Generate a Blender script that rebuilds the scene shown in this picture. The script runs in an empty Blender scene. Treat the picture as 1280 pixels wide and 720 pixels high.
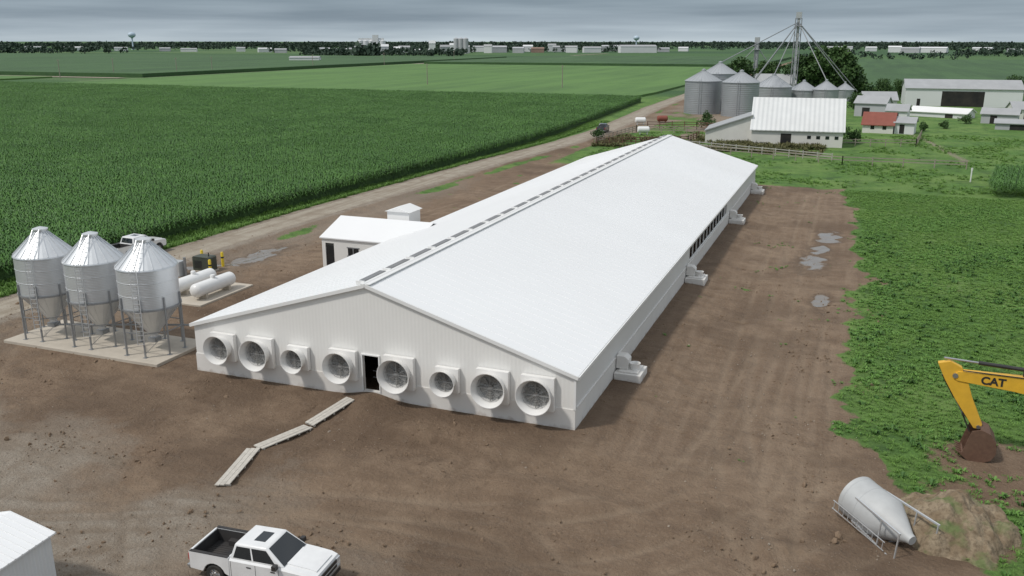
import bpy, math, random
import numpy as np
from mathutils import Vector, Matrix
random.seed(7); rng=np.random.default_rng(7)
S=bpy.context.scene
# ------------------------------------------------------------ noise
def vnoise(x,y,seed=0):
    xi=np.floor(x).astype(np.int64); yi=np.floor(y).astype(np.int64)
    fx=x-xi; fy=y-yi; fx=fx*fx*(3-2*fx); fy=fy*fy*(3-2*fy)
    def hsh(a,b):
        n=(a*374761393+b*668265263+seed*1442695041)&0xffffffff
        n=((n^(n>>13))*1274126177)&0xffffffff
        return ((n^(n>>16))&0xffff)/65535.0
    return (hsh(xi,yi)*(1-fx)+hsh(xi+1,yi)*fx)*(1-fy)+(hsh(xi,yi+1)*(1-fx)+hsh(xi+1,yi+1)*fx)*fy
def fbm(x,y,o=4,seed=0):
    r=0;a=.5
    for i in range(o):
        r=r+a*(vnoise(x,y,seed+i)-.5);x=x*2.03+7.1;y=y*2.03+3.7;a*=.5
    return r
def ss(a,b,x):
    t=np.clip((x-a)/(b-a),0,1);return t*t*(3-2*t)
# ------------------------------------------------------------ materials
class NT:
    def __init__(s,name):
        s.m=bpy.data.materials.new(name);s.m.use_nodes=True;s.t=s.m.node_tree;s.n=s.t.nodes;s.b=s.n['Principled BSDF']
    def new(s,ty,**k):
        n=s.n.new(ty)
        for a,v in k.items():
            if a in n.inputs: n.inputs[a].default_value=v
            else: setattr(n,a,v)
        return n
    def l(s,a,b): s.t.links.new(a,b)
    def coord(s,kind='Object'):
        return s.new('ShaderNodeTexCoord').outputs[kind]
    def mapped(s,scale,rz=0):
        mp=s.new('ShaderNodeMapping');mp.inputs['Scale'].default_value=scale;mp.inputs['Rotation'].default_value=(0,0,rz);s.l(s.coord(),mp.inputs[0]);return mp.outputs[0]
    def noise(s,scale,detail=4,vec=None,rough=.55):
        n=s.new('ShaderNodeTexNoise');n.inputs['Scale'].default_value=scale;n.inputs['Detail'].default_value=detail;n.inputs['Roughness'].default_value=rough
        s.l(vec if vec is not None else s.coord(),n.inputs['Vector']);return n.outputs['Fac']
    def ramp(s,f,stops):
        r=s.new('ShaderNodeValToRGB');e=r.color_ramp.elements
        while len(e)<len(stops): e.new(.5)
        for i,(p,c) in enumerate(stops):
            e[i].position=p; e[i].color=(*c,1) if len(c)==3 else c
        s.l(f,r.inputs[0]);return r.outputs[0]
    def mix(s,f,a,b,mode='MIX'):
        m=s.new('ShaderNodeMix');m.data_type='RGBA';m.blend_type=mode
        for v,i in ((f,0),(a,6),(b,7)):
            if isinstance(v,(int,float)): m.inputs[i].default_value=v
            elif isinstance(v,tuple): m.inputs[i].default_value=(*v,1)
            else: s.l(v,m.inputs[i])
        return m.outputs[2]
    def math(s,op,a,b=0.,clamp=False):
        m=s.new('ShaderNodeMath');m.operation=op;m.use_clamp=clamp
        for i,v in enumerate((a,b)):
            if isinstance(v,(int,float)): m.inputs[i].default_value=v
            else: s.l(v,m.inputs[i])
        return m.outputs[0]
    def bump(s,h,st=.3,dist=.05,prev=None):
        b=s.new('ShaderNodeBump');b.inputs['Strength'].default_value=st;b.inputs['Distance'].default_value=dist
        s.l(h,b.inputs['Height'])
        if prev is not None: s.l(prev,b.inputs['Normal'])
        return b.outputs[0]
    def setp(s,**k):
        for a,v in k.items():
            a=a.replace('_',' ')
            if isinstance(v,(int,float)): s.b.inputs[a].default_value=v
            elif isinstance(v,tuple): s.b.inputs[a].default_value=(*v,1)
            else: s.l(v,s.b.inputs[a])
        return s.m
def sc(c,k): return tuple(min(1,x*k) for x in c)
def M(name,col,rough=.6,metal=0.,ns=3.,amt=.2,bump=0,rib=None,grime=None,gz=None):
    t=NT(name);f=t.noise(ns,5)
    c=t.mix(f,sc(col,1-amt),sc(col,1+amt))
    f2=t.noise(ns*.13,3)
    c=t.mix(t.ramp(f2,[(.35,(0,0,0)),(.7,(1,1,1))]),c,t.mix(.10,c,(.25,.2,.15)))
    if gz is not None:
        sep=t.new('ShaderNodeSeparateXYZ');t.l(t.coord(),sep.inputs[0])
        z=t.math('ADD',sep.outputs[2],t.math('MULTIPLY',t.noise(1.5,5),1.2))
        c=t.mix(t.ramp(t.math('MULTIPLY',z,1/gz),[(.35,(.8,.8,.8)),(1.,(0,0,0))]),c,(.27,.19,.13))
    k=dict(Base_Color=c,Roughness=rough,Metallic=metal)
    nb=None
    if rib:
        ax,period,st=rib
        sep=t.new('ShaderNodeSeparateXYZ');t.l(t.coord(),sep.inputs[0])
        v=t.math('MULTIPLY',sep.outputs['XYZ'.index(ax)],2*math.pi/period)
        v=t.math('SINE',v)
        nb=t.bump(v,st,period*.12)
    if bump: nb=t.bump(t.noise(ns*6,6),bump,.03,nb)
    if nb is not None:k['Normal']=nb
    return t.setp(**k)
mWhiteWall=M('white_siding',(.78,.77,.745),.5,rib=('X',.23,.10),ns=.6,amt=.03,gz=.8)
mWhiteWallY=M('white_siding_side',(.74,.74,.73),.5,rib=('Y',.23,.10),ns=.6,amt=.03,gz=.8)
mConc=M('white_concrete',(.74,.72,.69),.85,ns=1.2,amt=.07,bump=.1,gz=.75)
mRoof=M('white_roof_steel',(.82,.825,.83),.45,ns=.25,amt=.03)
mTrim=M('white_trim',(.79,.79,.78),.45,ns=1,amt=.04)
mVent=M('ridge_vent_grey',(.20,.205,.21),.6,ns=2,amt=.2)
mDark=M('interior_shade',(.015,.015,.015),.9)  # near-black colour stands in for the shade of interiors
mFanW=M('fan_fibreglass',(.80,.79,.77),.4,ns=2,amt=.05)
mFanG=M('fan_grey',(.30,.30,.29),.45,.3,ns=6,amt=.25)
mShut=M('shutter',(.40,.40,.39),.5,.2,rib=('Z',.12,1.))
mWire=M('wire_guard',(.45,.45,.45),.4,.7)
mGalv=M('galvanised_sheet',(.66,.68,.70),.42,.6,ns=1.2,amt=.12,rib=('Z',.11,.22))
mGalvR=M('galvanised_roof',(.68,.70,.72),.42,.6,ns=1.2,amt=.10)
mGalvFar=M('galvanised_old',(.36,.38,.40),.5,.45,ns=.3,amt=.2,rib=('Z',.5,.25))
mGalvFarR=M('galvanised_old_roof',(.42,.44,.46),.5,.45,ns=.3,amt=.15)
mSteel=M('steel_leg',(.32,.33,.34),.5,.5,ns=3,amt=.2)
mPad=M('concrete_pad',(.48,.43,.36),.9,ns=1.3,amt=.2,bump=.2)
mTankW=M('white_tank_paint',(.80,.80,.79),.3,ns=1,amt=.04)
mTyre=M('tyre_rubber',(.02,.02,.02),.85,ns=8,amt=.3)
mRim=M('wheel_rim',(.45,.46,.47),.3,.8)
mBlack=M('black_plastic',(.018,.018,.02),.5)
mLiner=M('bed_liner',(.025,.025,.027),.8,ns=9,amt=.3)
t=NT('car_glass');mGlass=t.setp(Base_Color=(.012,.016,.02),Roughness=.06,Specular_IOR_Level=.8)
def paint(n,c):
    t=NT(n);return t.setp(Base_Color=t.mix(t.ramp(t.noise(1.7,5),[(.4,(0,0,0)),(.75,(.5,.5,.5))]),c,sc(c,.8)),Roughness=.28,Coat_Weight=.6,Coat_Roughness=.08)
mCarW=paint('white_car_paint',(.78,.78,.78));mCarD=paint('dark_car_paint',(.05,.055,.07))
mRedL=M('tail_light',(.4,.01,.01),.2);mHead=M('head_light',(.6,.62,.65),.1,.3)
mYel=M('machine_yellow',(.74,.42,.035),.48,ns=3,amt=.18);mRust=M('worn_steel',(.17,.095,.065),.7,.4,ns=6,amt=.4,bump=.3)
mTrack=M('muddy_track',(.10,.07,.05),.85,.1,ns=5,amt=.4,bump=.4)
mYellowP=M('bollard_yellow',(.75,.55,.03),.5)
mGrnBox=M('generator_green',(.05,.06,.045),.55)
mGreyBox=M('grey_box',(.4,.42,.43),.5)
mPlank=M('weathered_plank',(.50,.47,.42),.9,ns=5,amt=.35,bump=.4)
mBinG=M('grey_bin_paint',(.46,.47,.47),.6,.1,ns=2,amt=.16)
mWood=M('pole_wood',(.14,.11,.085),.9);mFence=M('fence_wood',(.30,.26,.22),.9,ns=2,amt=.3);mFenceW=M('fence_pale',(.42,.41,.38),.8)
mBarnRoof=M('old_white_roof',(.68,.69,.69),.5,ns=.5,amt=.12,rib=('X',.9,.4));mBarnW=M('old_white_wall',(.68,.67,.63),.8,ns=.5,amt=.15)
mRedRoof=M('red_brown_roof',(.24,.07,.05),.8,ns=1,amt=.25);mGreyRoof=M('grey_roof',(.36,.37,.38),.6,ns=.4,amt=.2)
mBrick=M('town_brick',(.30,.20,.16),.9,ns=.1,amt=.3);mTownG=M('town_grey',(.42,.43,.45),.8,ns=.1,amt=.2);mTownW=M('town_white',(.68,.69,.70),.7,ns=.1,amt=.1)
mBlueW=M('water_tower_blue',(.45,.55,.65),.5)
# ------------------------------------------------------------ mesh builder
class B:
    def __init__(s): s.v=[];s.f=[];s.m=[]
    def add(s,vs,fs,mi=0):
        o=len(s.v);s.v+= [tuple(v) for v in vs];s.f+=[tuple(i+o for i in f) for f in fs];s.m+=[mi]*len(fs)
    def box(s,x0,x1,y0,y1,z0,z1,mi=0):
        s.add([(x0,y0,z0),(x1,y0,z0),(x1,y1,z0),(x0,y1,z0),(x0,y0,z1),(x1,y0,z1),(x1,y1,z1),(x0,y1,z1)],
              [(0,3,2,1),(4,5,6,7),(0,1,5,4),(1,2,6,5),(2,3,7,6),(3,0,4,7)],mi)
    def prism(s,poly,ax,a0,a1,mi=0):
        n=len(poly);vs=[]
        for a in (a0,a1):
            for p,q in poly:
                vs.append({'x':(a,p,q),'y':(p,a,q),'z':(p,q,a)}[ax])
        s.add(vs,[tuple(range(n)),tuple(range(2*n-1,n-1,-1))]+[(i,(i+1)%n,n+(i+1)%n,n+i) for i in range(n)],mi)
    def lathe(s,prof,o,d,seg=24,mi=0,caps=False):
        o=Vector(o);d=Vector(d).normalized();a=d.orthogonal().normalized();b=d.cross(a)
        if abs(d.z)>.99: a=Vector((1,0,0));b=Vector((0,1,0))*(1 if d.z>0 else -1)
        vs=[]
        for r,tt in prof:
            for k in range(seg):
                w=2*math.pi*k/seg;vs.append(o+d*tt+(a*math.cos(w)+b*math.sin(w))*r)
        fs=[]
        for j in range(len(prof)-1):
            for k in range(seg):
                fs.append((j*seg+k,j*seg+(k+1)%seg,(j+1)*seg+(k+1)%seg,(j+1)*seg+k))
        if caps: fs+=[tuple(range(seg))[::-1],tuple(range((len(prof)-1)*seg,len(prof)*seg))]
        s.add(vs,fs,mi)
    def rod(s,p,q,r,r2=None,seg=8,mi=0):
        p=Vector(p);q=Vector(q);s.lathe([(r,0),(r if r2 is None else r2,(q-p).length)],p,q-p,seg,mi,True)
    def beam(s,p,q,w,h,mi=0,up=(0,0,1)):
        p=Vector(p);q=Vector(q);d=(q-p).normalized();sd=d.cross(Vector(up))
        if sd.length<1e-4: sd=d.cross(Vector((1,0,0)))
        sd=sd.normalized()*w/2;u=sd.cross(d).normalized()*h/2
        vs=[c+a+b for c in(p,q) for a,b in((-sd,-u),(sd,-u),(sd,u),(-sd,u))]
        s.add(vs,[(0,1,2,3),(7,6,5,4),(0,4,5,1),(1,5,6,2),(2,6,7,3),(3,7,4,0)],mi)
def link(o,parent=None):
    S.collection.objects.link(o)
    if parent: o.parent=parent
    return o
def E(name,loc=(0,0,0),rz=0.):
    e=bpy.data.objects.new(name,None);e.location=loc;e.rotation_euler=(0,0,rz);e.empty_display_size=.5;return link(e)
def part(parent,name,b,mats,bevel=0,smooth=False,seg=2):
    me=bpy.data.meshes.new(name);me.from_pydata([tuple(v) for v in b.v],[],b.f)
    if not isinstance(mats,(list,tuple)): mats=[mats]
    for m in mats: me.materials.append(m)
    me.polygons.foreach_set('material_index',b.m)
    import bmesh
    bm=bmesh.new();bm.from_mesh(me);bmesh.ops.recalc_face_normals(bm,faces=bm.faces);bm.to_mesh(me);bm.free()
    if smooth: me.polygons.foreach_set('use_smooth',[True]*len(me.polygons))
    o=bpy.data.objects.new(name,me);link(o,parent)
    if smooth: 
        me.set_sharp_from_angle(angle=math.radians(35))
    if bevel:
        md=o.modifiers.new('bevel','BEVEL');md.width=bevel;md.segments=seg;md.limit_method='ANGLE';md.angle_limit=math.radians(30)
    return o
def npmesh(name,V,F,mats,parent=None,smooth=False):
    V=np.asarray(V,dtype=np.float32);F=np.asarray(F,dtype=np.int32)
    me=bpy.data.meshes.new(name);me.vertices.add(len(V));me.vertices.foreach_set('co',V.ravel())
    k=F.shape[1];me.loops.add(F.size);me.loops.foreach_set('vertex_index',F.ravel())
    me.polygons.add(len(F));me.polygons.foreach_set('loop_start',np.arange(0,F.size,k,dtype=np.int32));me.polygons.foreach_set('loop_total',np.full(len(F),k,dtype=np.int32))
    if smooth: me.polygons.foreach_set('use_smooth',np.ones(len(F),dtype=bool))
    me.materials.append(mats);me.update(calc_edges=True);me.validate()
    return link(bpy.data.objects.new(name,me),parent)
# ------------------------------------------------------------ terrain
EDGE=lambda y: np.interp(y,[-60,0,30,55,100,150,230,262],[-54.5,-54.3,-53.4,-51.8,-49.3,-48.2,-53,-55])
ROADC=lambda y: np.interp(y,[-60,0,50,100,132,160,230,262,300,420],[-48,-48,-47.2,-44.9,-42.2,-41.5,-46,-47,-47.5,-48])
GR=lambda y: np.interp(y,[-60,-30,-8,-1,4,12,44,75,88],[40,26,19.5,16.8,13.8,12.9,13.6,13.2,11.5])
tracks=[[(-46,-30),(-30,-22),(-12,-13),(2,-12),(10,-20),(16,-34)],[(-44,5),(-36,-8),(-22,-13),(-4,-10),(6,-6),(8,6),(8.5,40),(8,84)],
        [(-40,60),(-40,30),(-44,10),(-42,-6),(-30,-16),(-14,-22)],[(-34,95),(-34,60),(-38,35),(-44,14)],[(16,-16),(10,-8),(7,8),(6.5,50)],[(-26,-34),(-16,-18),(-2,-13),(10,-12),(15,-5)],
        [(-30,-10),(-16,-12.5),(0,-14.5),(12,-13)],[(11,-10),(10.5,6),(11,30)],[(-40,-14),(-24,-10),(-16,-14),(-9,-22)],[(-8,-24),(-3,-15),(6,-11),(12,-3),(11.5,20)],[(-36,-20),(-20,-16),(-10,-11),(0,-9),(4,-14),(2,-26)]]
def trackmask(x,y):
    out=np.zeros_like(x)
    for tr in tracks:
        P=np.array(tr,float);tt=np.linspace(0,1,40)
        cx=np.interp(tt,np.linspace(0,1,len(P)),P[:,0]);cy=np.interp(tt,np.linspace(0,1,len(P)),P[:,1])
        for _ in range(6):
            cx[1:-1]=(cx[:-2]+cx[1:-1]*2+cx[2:])/4;cy[1:-1]=(cy[:-2]+cy[1:-1]*2+cy[2:])/4
        d=np.full_like(x,1e9)
        for i in range(39):
            ax,ay,bx,by=cx[i],cy[i],cx[i+1],cy[i+1];L=(bx-ax)**2+(by-ay)**2
            u=np.clip(((x-ax)*(bx-ax)+(y-ay)*(by-ay))/L,0,1)
            d=np.minimum(d,np.hypot(x-ax-u*(bx-ax),y-ay-u*(by-ay)))
        out=np.maximum(out,np.exp(-((d-.85)/.22)**2))
    return out*ss(-.25,.1,fbm(x/4,y/4,3,140))
def barnd(x,y):
    dx=np.maximum(np.maximum(-24.7-x,x),0);dy=np.maximum(np.maximum(-y,y-86),0);return np.hypot(dx,dy)
def rill(x,y):
    d=barnd(x,y)
    r=1-np.abs(vnoise(x/1.6+fbm(x/1.5,y/1.5,3,8)*1.6,y/6,31)*2-1)
    r2=1-np.abs(vnoise(x/6,y/1.6+fbm(x/1.5,y/1.5,3,13)*1.6,35)*2-1)
    side=ss(-3,3,x+y*.4)
    return ss(.8,2.2,d)*(1-ss(5,8.5,d))*((1-side)*r**14+side*r2**14)*ss(-.2,.1,fbm(x/3,y/3,3,37))
PUD=[(10.8,57,1.3,3.4),(9.9,44.5,1.6,3.6),(11.2,31.5,.7,2.2),(10.2,51,.9,2.2),(-41,28,1.5,4.0),(-42.5,22,1.5,2.2)]
PADS=[(-41.2,-27.2,-.6,4.6),(-38.8,-33.6,11.0,18.0),(-43.6,-39.4,17,22.6),(-32,-24.7,25,35)]
def terr(x,y,tm=None):
    x=np.asarray(x,float);y=np.asarray(y,float)
    d=barnd(x,y)
    near=(1-ss(120,200,y))*ss(-56,-50,x)*(1-ss(60,120,x))
    z=-.38*ss(.6,5.5,d+fbm(x/3,y/3,3,5)*3)*near
    z=z+near*ss(.3,3,d)*(fbm(x/9,y/9,3,1)*.42+fbm(x/2.6,y/2.6,4,2)*.17*(1-.6*ss(13,16,x)))
    bare=(1-ss(12.5,15,x))
    z=z+near*ss(.3,2,d)*bare*(fbm(x/.9,y/.9,4,131)*.09)
    z=z-near*rill(x,y)*.13
    z=z+.14*fbm(x/.6,y/.6,3,77)*np.exp(-((d-.6)/.7)**2)*near*(d>0)
    if tm is not None: z=z-near*tm*.10
    z=z+near*.22*np.exp(-((y+7.5+fbm(x/6,y/6,2,11)*5)/1.0)**2)*ss(-22,-14,x)*(1-ss(12,16,x))*ss(-.2,.05,fbm(x/3,y/3,3,19))
    z=z+.38*np.exp(-((x+12.2)/1.4)**2-((y+.4)/1.5)**2)
    for (px,py,a,b) in PUD:
        z=z-.07*np.exp(-(((x-px)/a)**2+((y-py)/b)**2)*.7)
    for (a,b,c,e) in PADS:
        dd=np.hypot(np.maximum(np.maximum(a-x,x-b),0),np.maximum(np.maximum(c-y,y-e),0))
        w=1-ss(0,1.5,dd);z=z*(1-w)+(-.08)*w
    w=(1-ss(2.6,4.6,np.abs(x-ROADC(y))))*(1-ss(260,300,y));z=z*(1-w)-.05*w
    return z
def tz(x,y): return float(terr(np.array([x]),np.array([y]))[0])
def grow(a,step,end,g=1.12):
    o=[a]
    while abs(o[-1]-a)<abs(end-a): o.append(o[-1]+step*(1 if end>a else -1));step*=g
    return o[1:]
xs=np.array(grow(-58,.5,-9500)[::-1]+list(np.arange(-58,34,.2))+grow(34,.4,9500))
ys=np.array(grow(-45,.5,-400,1.3)[::-1]+list(np.arange(-45,40,.2))+list(np.arange(40,130,.5))+grow(130,.8,9500,1.08))
X,Y=np.meshgrid(xs,ys);x=X.ravel();y=Y.ravel()
tm=np.zeros_like(x);sel=(x>-58)&(x<40)&(y<100);tm[sel]=trackmask(x[sel],y[sel])
z=terr(x,y,tm)
nx,ny=len(xs),len(ys);idx=np.arange(nx*ny).reshape(ny,nx)
F=np.stack([idx[:-1,:-1].ravel(),idx[:-1,1:].ravel(),idx[1:,1:].ravel(),idx[1:,:-1].ravel()],1)
def wobf(x,y): return fbm(x/3,y/3,4,21)*3.2+fbm(x/.9,y/.9,3,22)*1.2
wob=wobf(x,y)
g=ss(-.5,.9,x-GR(y)+wob*1.1)
g=np.maximum(g,ss(88,93,y+wob)*ss(-30,-22,x+wob))
g=np.maximum(g,ss(95,112,y+wob*2)*ss(-38,-35,x+wob*.3))
g=np.maximum(g,ss(-.3,.8,-(x-(ROADC(y)-2.7))+wob*.25))
strip=np.exp(-((x-ROADC(y)-4.4)/1.0)**2)*ss(22,40,y);g=np.maximum(g,strip*ss(.42,.6,fbm(x/4,y/9,3,51)+.5)*.95)
pt=ss(.28,.36,fbm(x/2.2,y/2.2,4,33))*(barnd(x,y)>4)*.8;g=np.maximum(g,pt*((x>1)&(x<13)&(y>0)))
g=np.maximum(g,ss(.2,.34,fbm(x/2,y/2,4,35))*ss(-44,-40,x)*(1-ss(-30,-26,x))*ss(50,62,y)*.7)
g=g*(1-.75*ss(.17,.30,fbm(x/4,y/4,4,57))*(x>13)*(y<60))
ex=np.exp(-(((x-21.5)/4.5)**2+((y-4.6)/3.0)**2)**2);g=g*(1-ex*.95)
ex2=np.exp(-(((x-20.5)/4.0)**2+((y-1.0)/1.3)**2)**2);g=g*(1-ex2*.7)
pl=np.exp(-(((x-17.8)/3.0)**2+((y+3)/3.2)**2)**2);g=g*(1-pl)
yard=ss(143,150,y)*(1-ss(262,275,y))*ss(-42,-38,x)*(1-ss(0,6,x))*ss(-.12,.05,fbm(x/9,y/9,3,61));g=g*(1-yard*.9)
pathx=np.interp(y,[100,130,160,200,240],[24,31,27,18,12]);path=np.exp(-((x-pathx)/1.6)**2)*ss(118,130,y)*(1-ss(235,250,y));g=g*(1-path*.55)
gv=np.maximum((1-ss(2.4,3.6,np.abs(x-ROADC(y))+wob*.3)),yard*.6)*(y<420)
pg=ss(-5,-15,y+.2*(x+24))
park=ss(-.20,.22,fbm(x/6,y/6,5,41)+.40*pg-.12)*(1-ss(-15,-6,x))*ss(-5,-9,y)
park2=ss(-.05,.25,fbm(x/4,y/2.5,5,43)+.12)*np.exp(-((x+6)/11)**2-((y+18)/4)**2)
gv=np.maximum(gv,np.maximum(park,park2)*.95)
gv=np.maximum(gv,np.exp(-((x+42)/4)**2)*ss(-12,8,y)*(1-ss(70,90,y))*.55)
gv=np.maximum(gv,path*.8);gv=np.clip(gv,0,1)
wt=np.zeros_like(x)
for (px,py,a,b) in PUD: wt=np.maximum(wt,np.exp(-(((x-px)/a)**2+((y-py)/b)**2)*.8+fbm(x/1.2,y/1.2,4,71)*2.0))
wt=np.clip(wt,0,1)
far=ss(250,300,np.hypot(x,y-20))
gnd=npmesh('ground',np.stack([x,y,z],1),F,bpy.data.materials.new('tmp'),smooth=True)
at=gnd.data.color_attributes.new('mask','FLOAT_COLOR','POINT');at.data.foreach_set('color',np.stack([g,gv,wt,far],1).astype(np.float32).ravel())
a2=gnd.data.color_attributes.new('mask2','FLOAT_COLOR','POINT')
damp_dark=np.exp(-((barnd(x,y)-.9)/1.3)**2)*.5+np.exp(-((y+17)/3.5)**2)*ss(-10,-2,x)*ss(-.12,.10,fbm(x/5,y/3,4,91))*.8+ss(.02,.2,fbm(x/7,y/7,5,93))*.7+rill(x,y)*.6  # damp patches, plus darker soil in the rills and along the barn foot
damp_dark+=ss(.05,.25,fbm(x/2.5,y/1.8,5,97))*.5
damp_dark=np.clip(damp_dark,0,1)
strk=((x>.5)&(x<14)&(y>-2)).astype(float)
a2.data.foreach_set('color',np.stack([tm,damp_dark,strk,0*x+1],1).astype(np.float32).ravel())
t=NT('earth_and_grass')
A=t.new('ShaderNodeVertexColor',layer_name='mask');sp=t.new('ShaderNodeSeparateColor');t.l(A.outputs[0],sp.inputs[0])
A2=t.new('ShaderNodeVertexColor',layer_name='mask2');sp2=t.new('ShaderNodeSeparateColor');t.l(A2.outputs[0],sp2.inputs[0])
n1=t.noise(.12,5);n2=t.noise(.9,6);n3=t.noise(7,6,rough=.7);n4=t.noise(.35,4)
nst=t.noise(1.,5,t.mapped((1.6,.14,1)));nsx=t.noise(1.,5,t.mapped((.22,1.5,1),.25))
dirt=t.mix(t.ramp(n1,[(.3,(0,0,0)),(.7,(1,1,1))]),(.180,.120,.077),(.282,.204,.138))
dirt=t.mix(t.ramp(n2,[(.35,(0,0,0)),(.75,(.8,.8,.8))]),dirt,(.138,.089,.056))
dirt=t.mix(t.ramp(n3,[(.5,(0,0,0)),(.72,(.5,.5,.5))]),dirt,(.32,.24,.17))
dirt=t.mix(t.math('MULTIPLY',t.ramp(nst,[(.42,(0,0,0)),(.70,(1,1,1))]),t.math('MULTIPLY',sp2.outputs[2],.38)),dirt,(.32,.24,.17))
dirt=t.mix(t.ramp(nsx,[(.5,(0,0,0)),(.72,(.4,.4,.4))]),dirt,(.13,.085,.053))
dirt=t.mix(t.math('MULTIPLY',sp2.outputs[0],.45),dirt,(.31,.235,.165))
dirt=t.mix(t.math('MULTIPLY',sp2.outputs[1],.65),dirt,(.100,.064,.040))
grav=t.mix(t.ramp(t.noise(16,4,rough=.8),[(.35,(0,0,0)),(.65,(1,1,1))]),(.20,.165,.128),(.39,.34,.28))
grav=t.mix(t.ramp(n2,[(.4,(0,0,0)),(.7,(.7,.7,.7))]),grav,(.20,.15,.105))
grav=t.mix(t.math('MULTIPLY',sp2.outputs[0],.5),grav,(.17,.125,.085))
gf=t.math('ADD',sp.outputs[1],t.math('MULTIPLY',t.math('SUBTRACT',n2,.5),1.1));gf=t.math('ADD',gf,t.math('MULTIPLY',t.math('SUBTRACT',n3,.5),.6));gf=t.ramp(gf,[(.12,(0,0,0)),(.85,(1,1,1))])
base=t.mix(gf,dirt,grav)
gr=t.mix(t.ramp(n2,[(.3,(0,0,0)),(.7,(1,1,1))]),(.060,.135,.024),(.118,.238,.043))
gr=t.mix(t.ramp(n1,[(.42,(0,0,0)),(.62,(.8,.8,.8))]),gr,(.175,.275,.068))
gr=t.mix(t.ramp(n4,[(.52,(0,0,0)),(.68,(.75,.75,.75))]),gr,(.036,.085,.018))
gr=t.mix(t.ramp(n3,[(.45,(0,0,0)),(.7,(.6,.6,.6))]),gr,(.035,.08,.016))
vo=t.new('ShaderNodeTexVoronoi');vo.inputs['Scale'].default_value=.0032;t.l(t.mapped((.7,1.6,1)),vo.inputs['Vector'])
sv=t.new('ShaderNodeSeparateColor');t.l(vo.outputs['Color'],sv.inputs[0])
ff=t.ramp(sv.outputs[0],[(0.,(.035,.088,.030)),(.4,(.045,.105,.034)),(.65,(.065,.14,.04)),(1.,(.10,.165,.06))])
ff=t.mix(t.math('MULTIPLY',n1,.4),ff,(.035,.08,.03))
gr=t.mix(A.outputs[1],gr,ff)
gm=t.math('ADD',sp.outputs[0],t.math('MULTIPLY',t.math('SUBTRACT',t.noise(2.2,5,rough=.7),.5),.9));gm=t.ramp(gm,[(.4,(0,0,0)),(.6,(1,1,1))])
base=t.mix(gm,base,gr)
wm=t.math('ADD',sp.outputs[2],t.math('MULTIPLY',t.math('SUBTRACT',n2,.5),.7))
wdark=t.ramp(wm,[(.10,(0,0,0)),(.45,(1,1,1))]);base=t.mix(t.math('MULTIPLY',wdark,.55),base,(.10,.068,.045))
wat=t.ramp(wm,[(.50,(0,0,0)),(.64,(1,1,1))]);base=t.mix(wat,base,(.19,.165,.14))
rg=t.new('ShaderNodeMapRange');t.l(wat,rg.inputs[0]);rg.inputs[3].default_value=.92;rg.inputs[4].default_value=.06
hs=t.math('ADD',t.math('MULTIPLY',n3,1.),t.math('MULTIPLY',t.noise(2.6,6,rough=.65),1.8))
bp=t.new('ShaderNodeBump');t.l(hs,bp.inputs['Height']);bp.inputs['Distance'].default_value=.14
t.l(t.math('MULTIPLY',t.math('SUBTRACT',1.,wat),.9),bp.inputs['Strength'])
gnd.data.materials[0]=t.setp(Base_Color=base,Roughness=rg.outputs[0],Normal=bp.outputs[0],Specular_IOR_Level=.4)
def ribbon(name,cx,cy,w,mat,dz=.03,jag=.35):
    V=[];n=len(cx)
    dx=np.gradient(cx);dy=np.gradient(cy);L=np.hypot(dx,dy);px,py=-dy/L,dx/L
    k=7
    for j in range(k):
        s_=(j/(k-1)-.5)*w
        jj=(fbm(cx/1.3+j*9,cy/1.3,3,90+j)*jag*2 if j in(0,k-1) else 0)
        X_=cx+px*(s_+jj);Y_=cy+py*(s_+jj);V.append(np.stack([X_,Y_,terr(X_,Y_)+dz-(.06 if j in(0,k-1) else 0)],1))
    V=np.concatenate(V);F=[]
    for j in range(k-1):
        a=np.arange(n-1)+j*n;F.append(np.stack([a,a+n,a+n+1,a+1],1))
    return npmesh(name,V,np.concatenate(F),mat,smooth=True)
t=NT('gravel_surface')
gc=t.mix(t.ramp(t.noise(14,4,rough=.8),[(.35,(0,0,0)),(.65,(1,1,1))]),(.25,.215,.165),(.41,.365,.30))
gc=t.mix(t.ramp(t.noise(.5,4),[(.45,(0,0,0)),(.7,(.7,.7,.7))]),gc,(.20,.155,.11))
gc=t.mix(t.ramp(t.noise(1.,4,t.mapped((1.4,.05,1))),[(.45,(0,0,0)),(.65,(.6,.6,.6))]),gc,(.20,.16,.115))
mGrav=t.setp(Base_Color=gc,Roughness=.95,Normal=t.bump(t.noise(9,6),.5,.05))
yy=np.concatenate([np.arange(-20,150,.6),np.arange(150,430,2.)])
ribbon('gravel_road',ROADC(yy),yy,4.6,mGrav)
yy=np.arange(300,1300,10.);r=ribbon('gravel_road',-347+0*yy,yy,8,mGrav,.3,0)
xx=np.arange(-1500,-350,10.);ribbon('gravel_road',xx,340+0*xx,8,mGrav,.3,0)
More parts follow.
